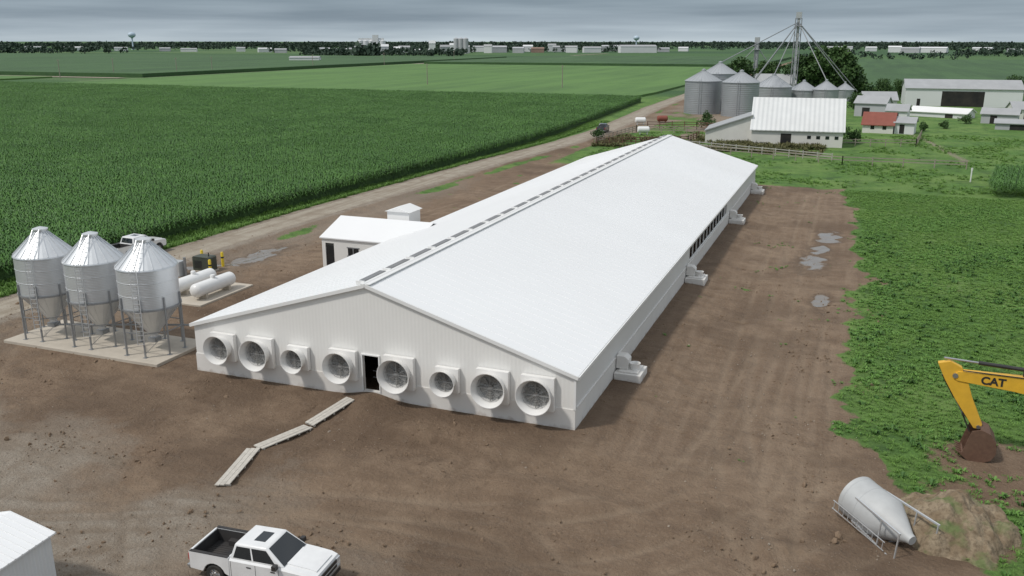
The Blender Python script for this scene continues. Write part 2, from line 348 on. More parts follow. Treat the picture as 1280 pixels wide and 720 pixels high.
# ------------------------------------------------------------ instancing
def instancer(name,src,P,rot,scl,parent):
    me=bpy.data.meshes.new(name);me.vertices.add(len(P));me.vertices.foreach_set('co',np.asarray(P,np.float32).ravel())
    a=me.attributes.new('rot','FLOAT_VECTOR','POINT');a.data.foreach_set('vector',np.asarray(rot,np.float32).ravel())
    a=me.attributes.new('scl','FLOAT','POINT');a.data.foreach_set('value',np.asarray(scl,np.float32).ravel())
    o=link(bpy.data.objects.new(name,me),parent)
    ng=bpy.data.node_groups.new(name,'GeometryNodeTree');ng.interface.new_socket('Geometry',in_out='INPUT',socket_type='NodeSocketGeometry');ng.interface.new_socket('Geometry',in_out='OUTPUT',socket_type='NodeSocketGeometry')
    N=ng.nodes;gi=N.new('NodeGroupInput');go=N.new('NodeGroupOutput');ip=N.new('GeometryNodeInstanceOnPoints');oi=N.new('GeometryNodeObjectInfo')
    oi.inputs['Object'].default_value=src;oi.inputs['As Instance'].default_value=True
    r=N.new('GeometryNodeInputNamedAttribute');r.data_type='FLOAT_VECTOR';r.inputs['Name'].default_value='rot'
    s_=N.new('GeometryNodeInputNamedAttribute');s_.data_type='FLOAT';s_.inputs['Name'].default_value='scl'
    L=ng.links;L.new(gi.outputs[0],ip.inputs['Points']);L.new(oi.outputs['Geometry'],ip.inputs['Instance']);L.new(r.outputs['Attribute'],ip.inputs['Rotation']);L.new(s_.outputs['Attribute'],ip.inputs['Scale']);L.new(ip.outputs[0],go.inputs[0])
    md=o.modifiers.new('instances','NODES');md.node_group=ng
    src.hide_render=True;src.parent=o;return o
def leafmat(name,c1,c2,rough=.5,ns=.5):
    t=NT(name);oi=t.new('ShaderNodeObjectInfo')
    f=t.math('ADD',t.math('MULTIPLY',t.noise(ns,3),.7),t.math('MULTIPLY',oi.outputs['Random'],.3))
    g_=t.new('ShaderNodeNewGeometry');f=t.math('ADD',t.math('MULTIPLY',f,.6),t.math('MULTIPLY',g_.outputs['Random Per Island'],.4))
    return t.setp(Base_Color=t.ramp(f,[(.25,c1),(.75,c2)]),Roughness=rough,Specular_IOR_Level=.35)
mCorn=leafmat('corn_leaf',(.048,.125,.024),(.092,.200,.042),.5)
def cornpatch(name,seed,nr=10,npl=16):
    r=np.random.default_rng(seed);V=[];F=[]
    for i in range(nr):
        for j in range(npl):
            px=(i-nr/2+.5)*.76+r.normal(0,.035);py=(j-npl/2+.5)*.45+r.normal(0,.05);H=r.normal(2.25,.11)
            az0=r.uniform(0,math.pi)
            for k in range(9):
                az=az0+k*math.pi+r.normal(0,.5);h=H*(.48+.52*k/8);L=r.uniform(.5,.8)*(1-.35*k/8);w=.055+.03*r.random()
                d=np.array([math.cos(az),math.sin(az),0]);s_=np.array([-math.sin(az),math.cos(az),0])*w
                b=np.array([px,py,h-.25]);up=r.uniform(.15,.35)
                m=b+d*L*.5+np.array([0,0,up]);e=b+d*L+np.array([0,0,up-r.uniform(.05,.35)])
                o=len(V);V+= [b-s_*.7,b+s_*.7,m+s_,m-s_,e+s_*.15,e-s_*.15];F+=[(o,o+1,o+2,o+3),(o+3,o+2,o+4,o+5)]
    return npmesh(name,V,F,mCorn)
cf=E('corn_field')
P=[]
for b in np.arange(-30,258,7.2):
    xe=float(EDGE(b+3.6))
    a=xe-3.9
    lim=-70-(b+41)*1.35-40
    while a>max(lim,-420): P.append((a+random.uniform(-.1,.1),b,-.05+.5*float(fbm(np.array([a/25]),np.array([b/25]),2,3)[0])));a-=7.6
P=np.array(P);which=rng.integers(0,3,len(P))
for k in range(3):
    q=P[which==k];rot=np.zeros((len(q),3));rot[:,2]=rng.integers(0,2,len(q))*math.pi
    instancer('rows_%d'%k,cornpatch('plants_%d'%k,50+k),q,rot,rng.uniform(.98,1.03,len(q)),cf)
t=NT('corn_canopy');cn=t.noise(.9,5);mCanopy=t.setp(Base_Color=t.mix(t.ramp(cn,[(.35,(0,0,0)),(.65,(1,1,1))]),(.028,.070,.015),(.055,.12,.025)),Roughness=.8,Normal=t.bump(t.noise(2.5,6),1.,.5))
def canopy(n,a,b_,sc_=.35,st=.6):
    t=NT(n);cn=t.noise(sc_,6,rough=.7);c2=t.noise(.012,4);c3=t.noise(1.,4,t.mapped((.09,.006,1)))
    c=t.mix(t.ramp(cn,[(.35,(0,0,0)),(.65,(1,1,1))]),a,b_);c=t.mix(t.ramp(c2,[(.4,(0,0,0)),(.65,(.7,.7,.7))]),c,sc(a,.82));c=t.mix(t.ramp(c3,[(.45,(0,0,0)),(.62,(.6,.6,.6))]),c,sc(b_,1.12))
    return t.setp(Base_Color=c,Roughness=.85,Normal=t.bump(t.noise(1.2,6),st,.4))
mCanopyF=canopy('corn_canopy_far',(.034,.085,.027),(.055,.120,.036))
mSoy=canopy('soybean_canopy',(.072,.158,.036),(.100,.198,.045),.12)
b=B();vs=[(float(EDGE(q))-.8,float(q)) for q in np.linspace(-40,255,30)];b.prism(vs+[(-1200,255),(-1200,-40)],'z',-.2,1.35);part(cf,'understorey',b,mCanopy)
b=B();b.prism([(-55-350,-40),(-55-350,254),(-1199,254),(-1199,-40)],'z',1.6,2.2);part(cf,'far_canopy',b,mCanopyF)
def crop(name,poly,h,mat):
    e=E(name);b=B();b.prism(poly,'z',-.3,h);part(e,'canopy',b,mat);return e
crop('soybean_field',[(-340,268),(-62,268),(-60,300),(-62,640),(-340,640)],.8,mSoy)
crop('corn_field',[(-1400,350),(-356,350),(-356,900),(-1400,900)],2.2,mCanopyF)
crop('corn_field',[(-336,655),(-60,655),(-60,1000),(-336,1000)],2.2,mCanopyF)
crop('corn_field',[(-40,345),(420,345),(420,900),(-40,900)],2.3,mCanopyF)
crop('soybean_field',[(-1400,268),(-400,268),(-400,330),(-1400,330)],.8,mSoy)
cp=E('corn_plot');P=[(34+7.6*i+1.2*j,94.5+7.2*j,-.3) for i in range(6) for j in range(3)];instancer('rows',cornpatch('plants',77),P,[(0,0,0)]*len(P),[.9]*len(P),cp)
mTuft=leafmat('grass_blade',(.075,.160,.028),(.16,.30,.055),.6,.25)
mWeed=leafmat('weed_leaf',(.060,.150,.027),(.140,.280,.052),.6,.2)
mWeedD=leafmat('dark_weed_leaf',(.035,.095,.020),(.085,.19,.036),.6,.2)
def tuft(name,seed,n,hgt,wid,spread,mat):
    r=np.random.default_rng(seed);V=[];F=[]
    for k in range(n):
        az=r.uniform(0,6.28);d=np.array([math.cos(az),math.sin(az),0]);s_=np.array([-d[1],d[0],0])*wid*r.uniform(.6,1.2)
        b_=d*r.uniform(0,spread*.5);h=hgt*r.uniform(.5,1.1);m=b_+d*spread*.35+np.array([0,0,h*.75]);e=b_+d*spread*.8*r.uniform(.6,1.2)+np.array([0,0,h*r.uniform(.5,1.)])
        o=len(V);V+=[b_-s_*.5,b_+s_*.5,m+s_,m-s_,e+s_*.2,e-s_*.2];F+=[(o,o+1,o+2,o+3),(o+3,o+2,o+4,o+5)]
    return npmesh(name,V,F,mat)
def scatter(n,x0,x1,y0,y1,dens):
    X_=rng.uniform(x0,x1,n);Y_=rng.uniform(y0,y1,n);k=rng.random(n)<dens(X_,Y_);return X_[k],Y_[k]
gr_e=E('grass_tufts')
def exm(x,y): return (1-np.exp(-(((x-21.5)/4.5)**2+((y-4.6)/3.0)**2)**2)*.97)*(1-np.exp(-(((x-20.5)/4)**2+((y-1)/1.3)**2)**2)*.8)*(1-np.exp(-(((x-17.8)/3.0)**2+((y+3)/3.2)**2)**2)*.97)*(1-.85*ss(.17,.30,fbm(x/4,y/4,4,57))*(y<60))
def dens_r(x,y):
    return ss(.0,1.7,x-GR(y)+wobf(x,y)*1.1)*ss(-.05,.14,fbm(x/5,y/5,4,44))*exm(x,y)
def dens_g(x,y):
    return ss(-.2,1.5,x-GR(y)+wobf(x,y)*1.1)*(1-.6*ss(-.02,.14,fbm(x/5,y/5,4,44)))*exm(x,y)
def dens_d(x,y):
    return ss(.3,1.7,x-GR(y)+wobf(x,y)*1.1)*np.clip(ss(.06,.16,fbm(x/3.2,y/3.2,4,48))+.6*ss(3,-2,y)+.12,0,1)*exm(x,y)
def put(name,src,xx_,yy_,s0,s1):
    n=len(xx_);rot=np.zeros((n,3));rot[:,2]=rng.uniform(0,6.28,n);rot[:,0]=rng.normal(0,.1,n)
    instancer(name,src,np.stack([xx_,yy_,terr(xx_,yy_)-.02],1),rot,rng.uniform(s0,s1,n),gr_e)
a,b_=scatter(60000,11,60,-22,90,dens_r);put('pasture_weeds',tuft('weed_src',3,12,.13,.026,.14,mWeed),a,b_,.6,1.7)
a,b_=scatter(90000,11,60,-22,90,dens_g);put('pasture_grass',tuft('grass_src',4,16,.15,.011,.15,mTuft),a,b_,.6,1.5)
a,b_=scatter(9000,13,50,-15,60,dens_d);put('dark_weeds',tuft('tw_src',13,18,.24,.032,.22,mWeedD),a,b_,.5,1.5)
a,b_=scatter(26000,-58,-46,-20,180,lambda x,y: ((x<ROADC(y)-2.8+fbm(x,y,2,3)*1.2)&(x>EDGE(y)-.6)).astype(float));put('verge_grass',tuft('verge_src',5,18,.4,.02,.3,mTuft),a,b_,.6,1.4)
a,b_=scatter(12000,-40,50,88,175,lambda x,y: ss(-.02,.15,fbm(x/6,y/6,3,46))*((y>92)&((x>-33)))*(np.abs(x-ROADC(y))>5));put('back_grass',tuft('back_src',6,16,.3,.03,.3,mTuft),a,b_,.6,1.5)
a,b_=scatter(9000,0,13.5,0,88,lambda x,y: ss(.2,.34,fbm(x/2.2,y/2.2,4,33)));put('dirt_weeds',tuft('dw_src',8,12,.13,.025,.14,mWeed),a,b_,.5,1.3)
mBrush=leafmat('brush_leaf',(.07,.085,.028),(.19,.17,.08),.8,.3)
a,b_=scatter(2600,-36,10,128,150,lambda x,y: ss(-.1,.1,fbm(x/5,y/5,3,47)));
n=len(a);bo=E('brush');rot=np.zeros((n,3));rot[:,2]=rng.uniform(0,6.28,n)
instancer('tall_weeds',tuft('brush_src',9,22,1.0,.08,.8,mBrush),np.stack([a,b_,terr(a,b_)],1),rot,rng.uniform(.4,1.1,n),bo)
def rocksrc(name,seed,mat):
    import bmesh
    bm=bmesh.new();bmesh.ops.create_icosphere(bm,subdivisions=1,radius=1)
    r=random.Random(seed)
    for v in bm.verts: v.co*=r.uniform(.65,1.2);v.co.z*=.6
    me=bpy.data.meshes.new(name);bm.to_mesh(me);bm.free();me.materials.append(mat);return link(bpy.data.objects.new(name,me))
mClod=M('earth_clod',(.20,.138,.09),.95,ns=3,amt=.4,bump=.4);mStone=M('stone',(.30,.25,.20),.9,ns=3,amt=.3)
so=E('earth_clods');a,b_=scatter(36000,-50,16,-36,40,lambda x,y: (barnd(x,y)>.5)*(.05+.95*ss(0,.2,fbm(x/2.5,y/2.5,3,81))));n=len(a)
instancer('clods',rocksrc('clod_src',1,mClod),np.stack([a,b_,terr(a,b_)],1),rng.uniform(0,6,(n,3)),rng.exponential(.025,n)+.018,so)
st=E('gravel_stones');a,b_=scatter(14000,-50,16,-36,30,lambda x,y: (barnd(x,y)>1)*ss(.0,.25,fbm(x/4,y/4,3,83)+.08));n=len(a)
instancer('stones',rocksrc('stone_src',2,mStone),np.stack([a,b_,terr(a,b_)],1),rng.uniform(0,6,(n,3)),rng.exponential(.012,n)+.012,st)
# ------------------------------------------------------------ BARN
barn=E('livestock_barn');RX=-12.35;SL=.30;RZ=6.85
def gz_(xx): return RZ-.14-SL*abs(xx-RX)
D0,D1=-12.75,-11.7
b=B()
b.prism([(-24.7,1.15),(D0,1.15),(D0,gz_(D0)),(-24.7,gz_(-24.7))],'y',.0,.18)
b.prism([(D1,1.15),(0,1.15),(0,gz_(0)),(D1,gz_(D1))],'y',.0,.18)
b.prism([(D0,2.6),(D1,2.6),(D1,gz_(D1)),(RX,gz_(RX)),(D0,gz_(D0))],'y',0,.18)
b.prism([(-24.7,-.8),(0,-.8),(0,gz_(0)),(RX,gz_(RX)),(-24.7,gz_(-24.7))],'y',85.8,86)
part(barn,'gable_walls',b,mWhiteWall)
b=B()
b.box(-24.7,-24.52,.18,85.8,1.15,2.95)
for (y0,y1) in ((.18,34),(57,85.8)): b.box(-.18,0,y0,y1,1.15,2.95)
b.box(-.18,0,34,57,2.6,2.95);b.box(-.18,0,34,57,1.15,1.35)
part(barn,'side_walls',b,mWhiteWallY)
b=B()
b.box(-24.74,D0,-.04,.2,-.8,1.15);b.box(D1,.04,-.04,.2,-.8,1.15);b.box(D0,D1,-.04,.2,-.8,.42)
b.box(-24.74,-24.5,.2,86.0,-.8,1.15);b.box(-.2,.04,.2,86.0,-.8,1.15)
b.box(-.02,.07,.25,85.9,1.15,1.2)
part(barn,'foundation',b,mConc)
b=B()
for k in range(12): b.box(-.16,-.06,34+k*2,34.14+k*2,1.35,2.6)
b.rod((-.02,34,1.42),(-.02,57,1.42),.07)
b.rod((.06,.5,2.72),(.06,85.5,2.72),.03)
part(barn,'curtain_posts',b,mTrim)
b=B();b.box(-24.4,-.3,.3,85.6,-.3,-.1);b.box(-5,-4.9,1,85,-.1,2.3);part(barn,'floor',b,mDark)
b=B()
OV=.12;HW=12.53
for sg in(-1,1):
    xe=RX+sg*HW;ze=RZ-SL*HW
    b.prism([(RX,RZ),(xe,ze),(xe,ze-.12),(RX,RZ-.12)],'y',-OV,86+OV)
part(barn,'roof',b,mRoof)
b=B()
yk=-OV+.05
while yk<86+OV:
    for sg in(-1,1): b.beam((RX+sg*.25,yk,RZ-.075+.005),(RX+sg*(HW+.01),yk,RZ-SL*HW+.005),.04,.03)
    yk+=.91
part(barn,'roof_ribs',b,mRoof)
b=B()
for sg in(-1,1):
    b.beam((RX,-OV-.03,RZ-.09),(RX+sg*(HW+.03),-OV-.03,RZ-SL*(HW+.03)-.09),.05,.2)
    b.beam((RX,86+OV+.03,RZ-.09),(RX+sg*(HW+.03),86+OV+.03,RZ-SL*(HW+.03)-.09),.05,.2)
    b.box(RX+sg*(HW+.05)-.04,RX+sg*(HW+.05)+.04,-OV,86+OV,RZ-SL*HW-.2,RZ-SL*HW-.02)
    b.beam((RX+sg*.16,-OV-.02,RZ+.0),(RX+sg*.16,86+OV+.02,RZ+.0),.34,.05)
b.box(-.06,.07,-.07,.06,1.15,2.95);b.box(D0-.07,D0,-.09,.0,.42,2.67);b.box(D1,D1+.07,-.09,.0,.42,2.67);b.box(D0,D1,-.09,0,2.6,2.67)
part(barn,'trim',b,mTrim)
b=B()
yk=.3
while yk<85.5:
    b.box(RX-.62,RX-.26,yk,yk+2.5,RZ-.17,RZ+.04,0);b.box(RX-.64,RX-.24,yk+.02,yk+2.48,RZ+.04,RZ+.06,1);b.box(RX-.72,RX-.18,yk-.14,yk-.02,RZ-.16,RZ+.08,2);yk+=3.05
part(barn,'ridge_vents',b,[mVent,mVent,mTrim],.01)
b=B();b.rod((D0+.1,.9,1.3),(D1-.05,.9,1.3),.03);b.rod((D0+.1,.9,.9),(D1-.05,.9,.9),.03);b.rod((D0+.5,.9,.4),(D0+.5,.9,1.4),.03);part(barn,'door_rail',b,mSteel)
for i,(fx,k) in enumerate([(-22.4,.95),(-19.7,1.02),(-17.0,.78),(-13.95,.98),(-10.3,1.05),(-7.3,.78),(-4.6,1.04),(-2.0,1.04)]):
    cz=1.92;h=.9*k;b=B()
    b.box(fx-h,fx+h,-.34,-.043,cz-h,cz+h,0)
    b.lathe([(.72*k,-.3),(.72*k,-.38),(.75*k,-.58),(.83*k,-.85),(.93*k,-1.02),(.96*k,-1.02),(.855*k,-.85),(.77*k,-.58),(.74*k,-.345)],(fx,0,cz),(0,1,0),32,0)
    b2=B();b2.lathe([(.0,-.345),(.71*k,-.345)],(fx,0,cz),(0,1,0),32,0)
    for q in range(6):
        a0=q*math.pi/3+i*.35
        c0,s0=math.cos(a0),math.sin(a0);c1,s1=math.cos(a0+.6),math.sin(a0+.6)
        b2.add([(fx+c0*.14,-.46,cz+s0*.14),(fx+c1*.14,-.40,cz+s1*.14),(fx+c1*.62*k,-.42,cz+s1*.62*k),(fx+c0*.60*k,-.52,cz+s0*.60*k)],[(0,1,2,3)],1)
    b2.lathe([(0,-.6),(.13,-.6),(.13,-.4)],(fx,0,cz),(0,1,0),14,1)
    b2.beam((fx-.7*k,-.56,cz),(fx+.7*k,-.56,cz),.05,.05,1);b2.beam((fx,-.56,cz-.7*k),(fx,-.56,cz+.7*k),.05,.05,1,up=(1,0,0))
    b3=B()
    for rr in (.2,.33,.46,.6,.72): b3.lathe([(rr*k-.008,-.64),(rr*k+.008,-.64),(rr*k,-.655),(rr*k-.008,-.64)],(fx,0,cz),(0,1,0),28,0)
    for q in range(6):
        aa=q*math.pi/6;b3.rod((fx-math.cos(aa)*.77*k,-.63,cz-math.sin(aa)*.77*k),(fx+math.cos(aa)*.77*k,-.63,cz+math.sin(aa)*.77*k),.008,seg=5)
    part(barn,'exhaust_fan_cone_%d'%(i+1),b,mFanW,smooth=True);part(barn,'exhaust_fan_blades_%d'%(i+1),b2,[mShut,mFanG]);part(barn,'exhaust_fan_guard_%d'%(i+1),b3,mWire)
for i,py in enumerate((8.8,32.6,59.8,81.2)):
    b=B();b.box(.09,1.75,py-.95,py+.95,-.7,.42);b.box(.3,1.55,py-.75,py+.75,.42,.52)
    b.prism([(.08,.52),(.85,.52),(.85,1.15),(.6,1.35),(.08,1.35)],'y',py-.4,py+.4)
    part(barn,'pit_pumpout_%d'%(i+1),b,mConc,.04)
    b=B();b.lathe([(.26,0),(.28,.25),(.34,.42),(.31,.42),(.25,.25)],(1.2,py-.1,.5),(0,0,1),20);part(barn,'pit_fan_%d'%(i+1),b,mFanW,smooth=True)
# annex
b=B();x0,x1,y0,y1=-31.8,-24.8,25.3,32.6;ez=2.75;ym=(y0+y1)/2;rz=4.0
b.prism([(y0,-.3),(y1,-.3),(y1,ez),(ym,rz),(y0,ez)],'x',x0,x0+.15)
b.box(x0+.15,x0+.35,y0,y0+.15,-.3,ez);b.box(x0+1.25,x1,y0,y0+.15,-.3,ez);b.box(x0+.35,x0+1.25,y0,y0+.15,2.3,ez);b.box(x0+.15,x1,y1-.15,y1,-.3,ez)
an=barn;part(an,'annex_walls',b,mWhiteWall)
b=B()
for sg in(-1,1):
    ye=ym+sg*3.8;ze=rz+.12-(rz-ez)/3.65*3.8
    b.prism([(ym,rz+.12),(ye,ze),(ye,ze-.1),(ym,rz+.02)],'x',x0-.15,x1-.0+2.5)
part(an,'annex_roof',b,mRoof)
b=B();b.box(x0+.36,x0+1.24,y0+.1,y0+.13,-.2,2.3);b.box(x0+2.7,x0+3.2,y0-.02,y0+.02,1.3,2.0);b.box(x0+3.3,x0+3.8,y0-.02,y0+.02,1.3,2.0);part(an,'annex_windows',b,mGlass)
b=B();b.box(x0+2.6,x0+3.9,y0-.04,y0-.0,1.2,1.3);b.box(x0+2.6,x0+3.9,y0-.04,y0,2.0,2.08);b.box(x0+3.21,x0+3.29,y0-.04,y0,1.3,2.0);part(an,'annex_window_frames',b,mVent)
b=B();b.box(-29.5,-27.1,33.4,35.8,-.3,3.9);b.prism([(-29.7,3.9),(-26.9,3.9),(-28.3,4.35)],'y',33.2,36.0);part(an,'rear_vestibule',b,mTrim,.03)
# ------------------------------------------------------------ feed bins
pad=E('concrete_slab');b=B();b.box(-40.9,-27.6,-.45,4.5,-.3,.12);part(pad,'slab',b,mPad,.03)
def feedbin(x,y,z):
    e=E('feed_bin',(x,y,z),random.uniform(-.1,.1));R=1.88
    b=B();b.lathe([(R,3.1),(R,3.98),(R+.015,3.99),(R+.015,4.03),(R,4.04),(R,4.86),(R+.015,4.87),(R+.015,4.91),(R,4.92),(R,5.76)],(0,0,0),(0,0,1),48);part(e,'barrel',b,mGalv,smooth=True)
    b=B();b.lathe([(R+.06,5.72),(R+.03,5.8),(.42,7.28),(.42,7.42),(.5,7.42),(.5,7.5),(.12,7.62),(0,7.62)],(0,0,0),(0,0,1),40)
    for k in range(20):
        w=2*math.pi*k/20;c,s_=math.cos(w),math.sin(w);b.beam((c*(R+.03),s_*(R+.03),5.83),(c*.44,s_*.44,7.3),.04,.05)
    part(e,'roof_cone',b,mGalvR,smooth=False)
    b=B();b.lathe([(R,3.1),(R-.02,3.02),(.24,1.0),(.24,.75),(0,.75)],(0,0,0),(0,0,1),40)
    for k in range(20):
        w=2*math.pi*k/20;c,s_=math.cos(w),math.sin(w);b.beam((c*(R),s_*(R),3.02),(c*.26,s_*.26,1.03),.03,.03)
    part(e,'hopper',b,mGalvR)
    b=B()
    for k in range(8):
        w=2*math.pi*(k+.5)/8;c,s_=math.cos(w),math.sin(w);w2=2*math.pi*(k+1.5)/8;c2,s2=math.cos(w2),math.sin(w2);r=R+.06
        b.beam((c*r,s_*r,0),(c*r,s_*r,3.9),.09,.11,up=(c,s_,0))
        b.box(c*r-.14,c*r+.14,s_*r-.14,s_*r+.14,0,.02)
        b.beam((c*r,s_*r,1.6),(c2*r,s2*r,1.6),.04,.06)
        if k%2==0: b.beam((c*r,s_*r,.25),(c2*r,s2*r,1.58),.03,.03)
    b.lathe([(R+.03,3.05),(R+.07,3.05),(R+.07,3.16),(R+.03,3.16)],(0,0,0),(0,0,1),40)
    part(e,'legs',b,mSteel)
    b=B();w=-1.25;c,s_=math.cos(w),math.sin(w)
    tx,ty=-s_*.22,c*.22
    for q in(-1,1): b.beam((c*(R+.16)+q*tx,s_*(R+.16)+q*ty,.9),(c*(R+.16)+q*tx,s_*(R+.16)+q*ty,5.9),.04,.04);b.beam((c*(R+.16)+q*tx,s_*(R+.16)+q*ty,5.9),(c*.55+q*tx,s_*.55+q*ty,7.5),.04,.04)
    for k in range(17): zz=.95+k*.3;b.beam((c*(R+.16)-tx,s_*(R+.16)-ty,zz),(c*(R+.16)+tx,s_*(R+.16)+ty,zz),.03,.03)
    for k in range(6):
        f=k/6;r=(R+.16)*(1-f)+.55*f;zz=5.9+1.6*f;b.beam((c*r-tx,s_*r-ty,zz),(c*r+tx,s_*r+ty,zz),.03,.03)
    part(e,'ladder',b,mGalvR)
    b=B();b.box(-.3,.3,-.3,.3,.5,.8);part(e,'boot',b,mSteel)
    return e
for bx in (-38.9,-34.45,-29.95): feedbin(bx,2.05,.12)
b=B();ag=E('feed_auger_pipe');b.rod((-38.9,2.05,.72),(-24.6,3.2,2.0),.07);part(ag,'pipe',b,mSteel,smooth=True)
pd=E('concrete_slab');b=B();b.box(-38.6,-33.9,11.2,17.8,-.3,.06);part(pd,'slab',b,mPad,.03)
def tank(x,y):
    e=E('propane_tank',(x,y,.06));b=B();R=.56;L=4.9
    pr=[(0,0)]+[(R*math.sin(a),R*.75*(1-math.cos(a))) for a in np.linspace(.2,math.pi/2,7)]+[(R,L-R*.75)]+[(R*math.cos(a),L-R*.75+R*.75*math.sin(a)) for a in np.linspace(.2,math.pi/2,7)]
    b.lathe(pr,(0,-L/2,.80),(0,1,0),28);part(e,'vessel',b,mTankW,smooth=True)
    b=B();b.lathe([(.2,0),(.2,.22),(.17,.28),(0,.3)],(0,0,1.33),(0,0,1),18);part(e,'valve_dome',b,mTankW,smooth=True)
    b=B()
    for q in(-1.4,1.4): b.box(-.5,.5,q-.12,q+.12,0,.4)
    part(e,'saddles',b,mPad,.02);return e
tank(-37.4,14.7);tank(-35.1,14.3)
e=E('standby_generator',(-41.2,20.6,-.08));b=B();b.box(-.9,.9,-.55,.55,.1,1.25);b.prism([(-.92,1.25),(.92,1.25),(.8,1.38),(-.8,1.38)],'y',-.57,.57);part(e,'enclosure',b,mGrnBox,.03)
b=B();b.box(-1,1,-.65,.65,-.1,.1);part(e,'base',b,mPad);b=B()
for k in range(6): b.box(-.7,.1,-.575,-.555,.35+k*.12,.41+k*.12)
b.rod((.5,0,1.3),(.5,0,1.7),.05);part(e,'louvres',b,mBlack)
e=E('utility_cabinet',(-42.2,18.3,-.08));b=B();b.box(-.5,.5,-.4,.4,0,1.35);part(e,'box',b,mGreyBox,.04);b=B();b.box(-.45,-.02,-.42,-.4,.1,1.25);b.box(.02,.45,-.42,-.4,.1,1.25);part(e,'doors',b,mGalvR,.01);b=B();b.rod((.7,.1,0),(.7,.1,1.7),.12);part(e,'pipe',b,mSteel,smooth=True)
for (q,r) in ((-43.0,22.4),(-40.7,22.4),(-39.8,19.6)):
    e=E('bollard',(q,r,-.1));b=B();b.lathe([(.13,0),(.13,1.3),(.1,1.37),(0,1.4)],(0,0,0),(0,0,1),16);part(e,'post',b,mYellowP,smooth=True);b=B();b.lathe([(.135,.8),(.135,.95)],(0,0,0),(0,0,1),16);part(e,'band',b,mBlack)
for (p,q) in (((-13.9,-11.3),(-14.75,-7.75)),((-14.6,-7.6),(-13.8,-4.3)),((-13.8,-4.2),(-13.0,-1.2))):
    e=E('wooden_walkway');p=Vector((*p,max(tz(*p),tz(p[0],p[1]+.4))+.10));q=Vector((*q,max(tz(*q),tz(q[0],q[1]-.4))+.10));d=(q-p).normalized();n_=d.cross(Vector((0,0,1))).normalized();b=B()
    for k in range(3): o=n_*(-.235+k*.235)+Vector((0,0,random.uniform(-.01,.01)));dd=d*random.uniform(-.08,.08);b.beam(p+o+dd,q+o+dd,.215,.05)
    for k in range(5): c=p.lerp(q,.04+.92*k/4)-Vector((0,0,.06));b.beam(c-n_*.36,c+n_*.36,.09,.07)
    part(e,'boards',b,mPlank)
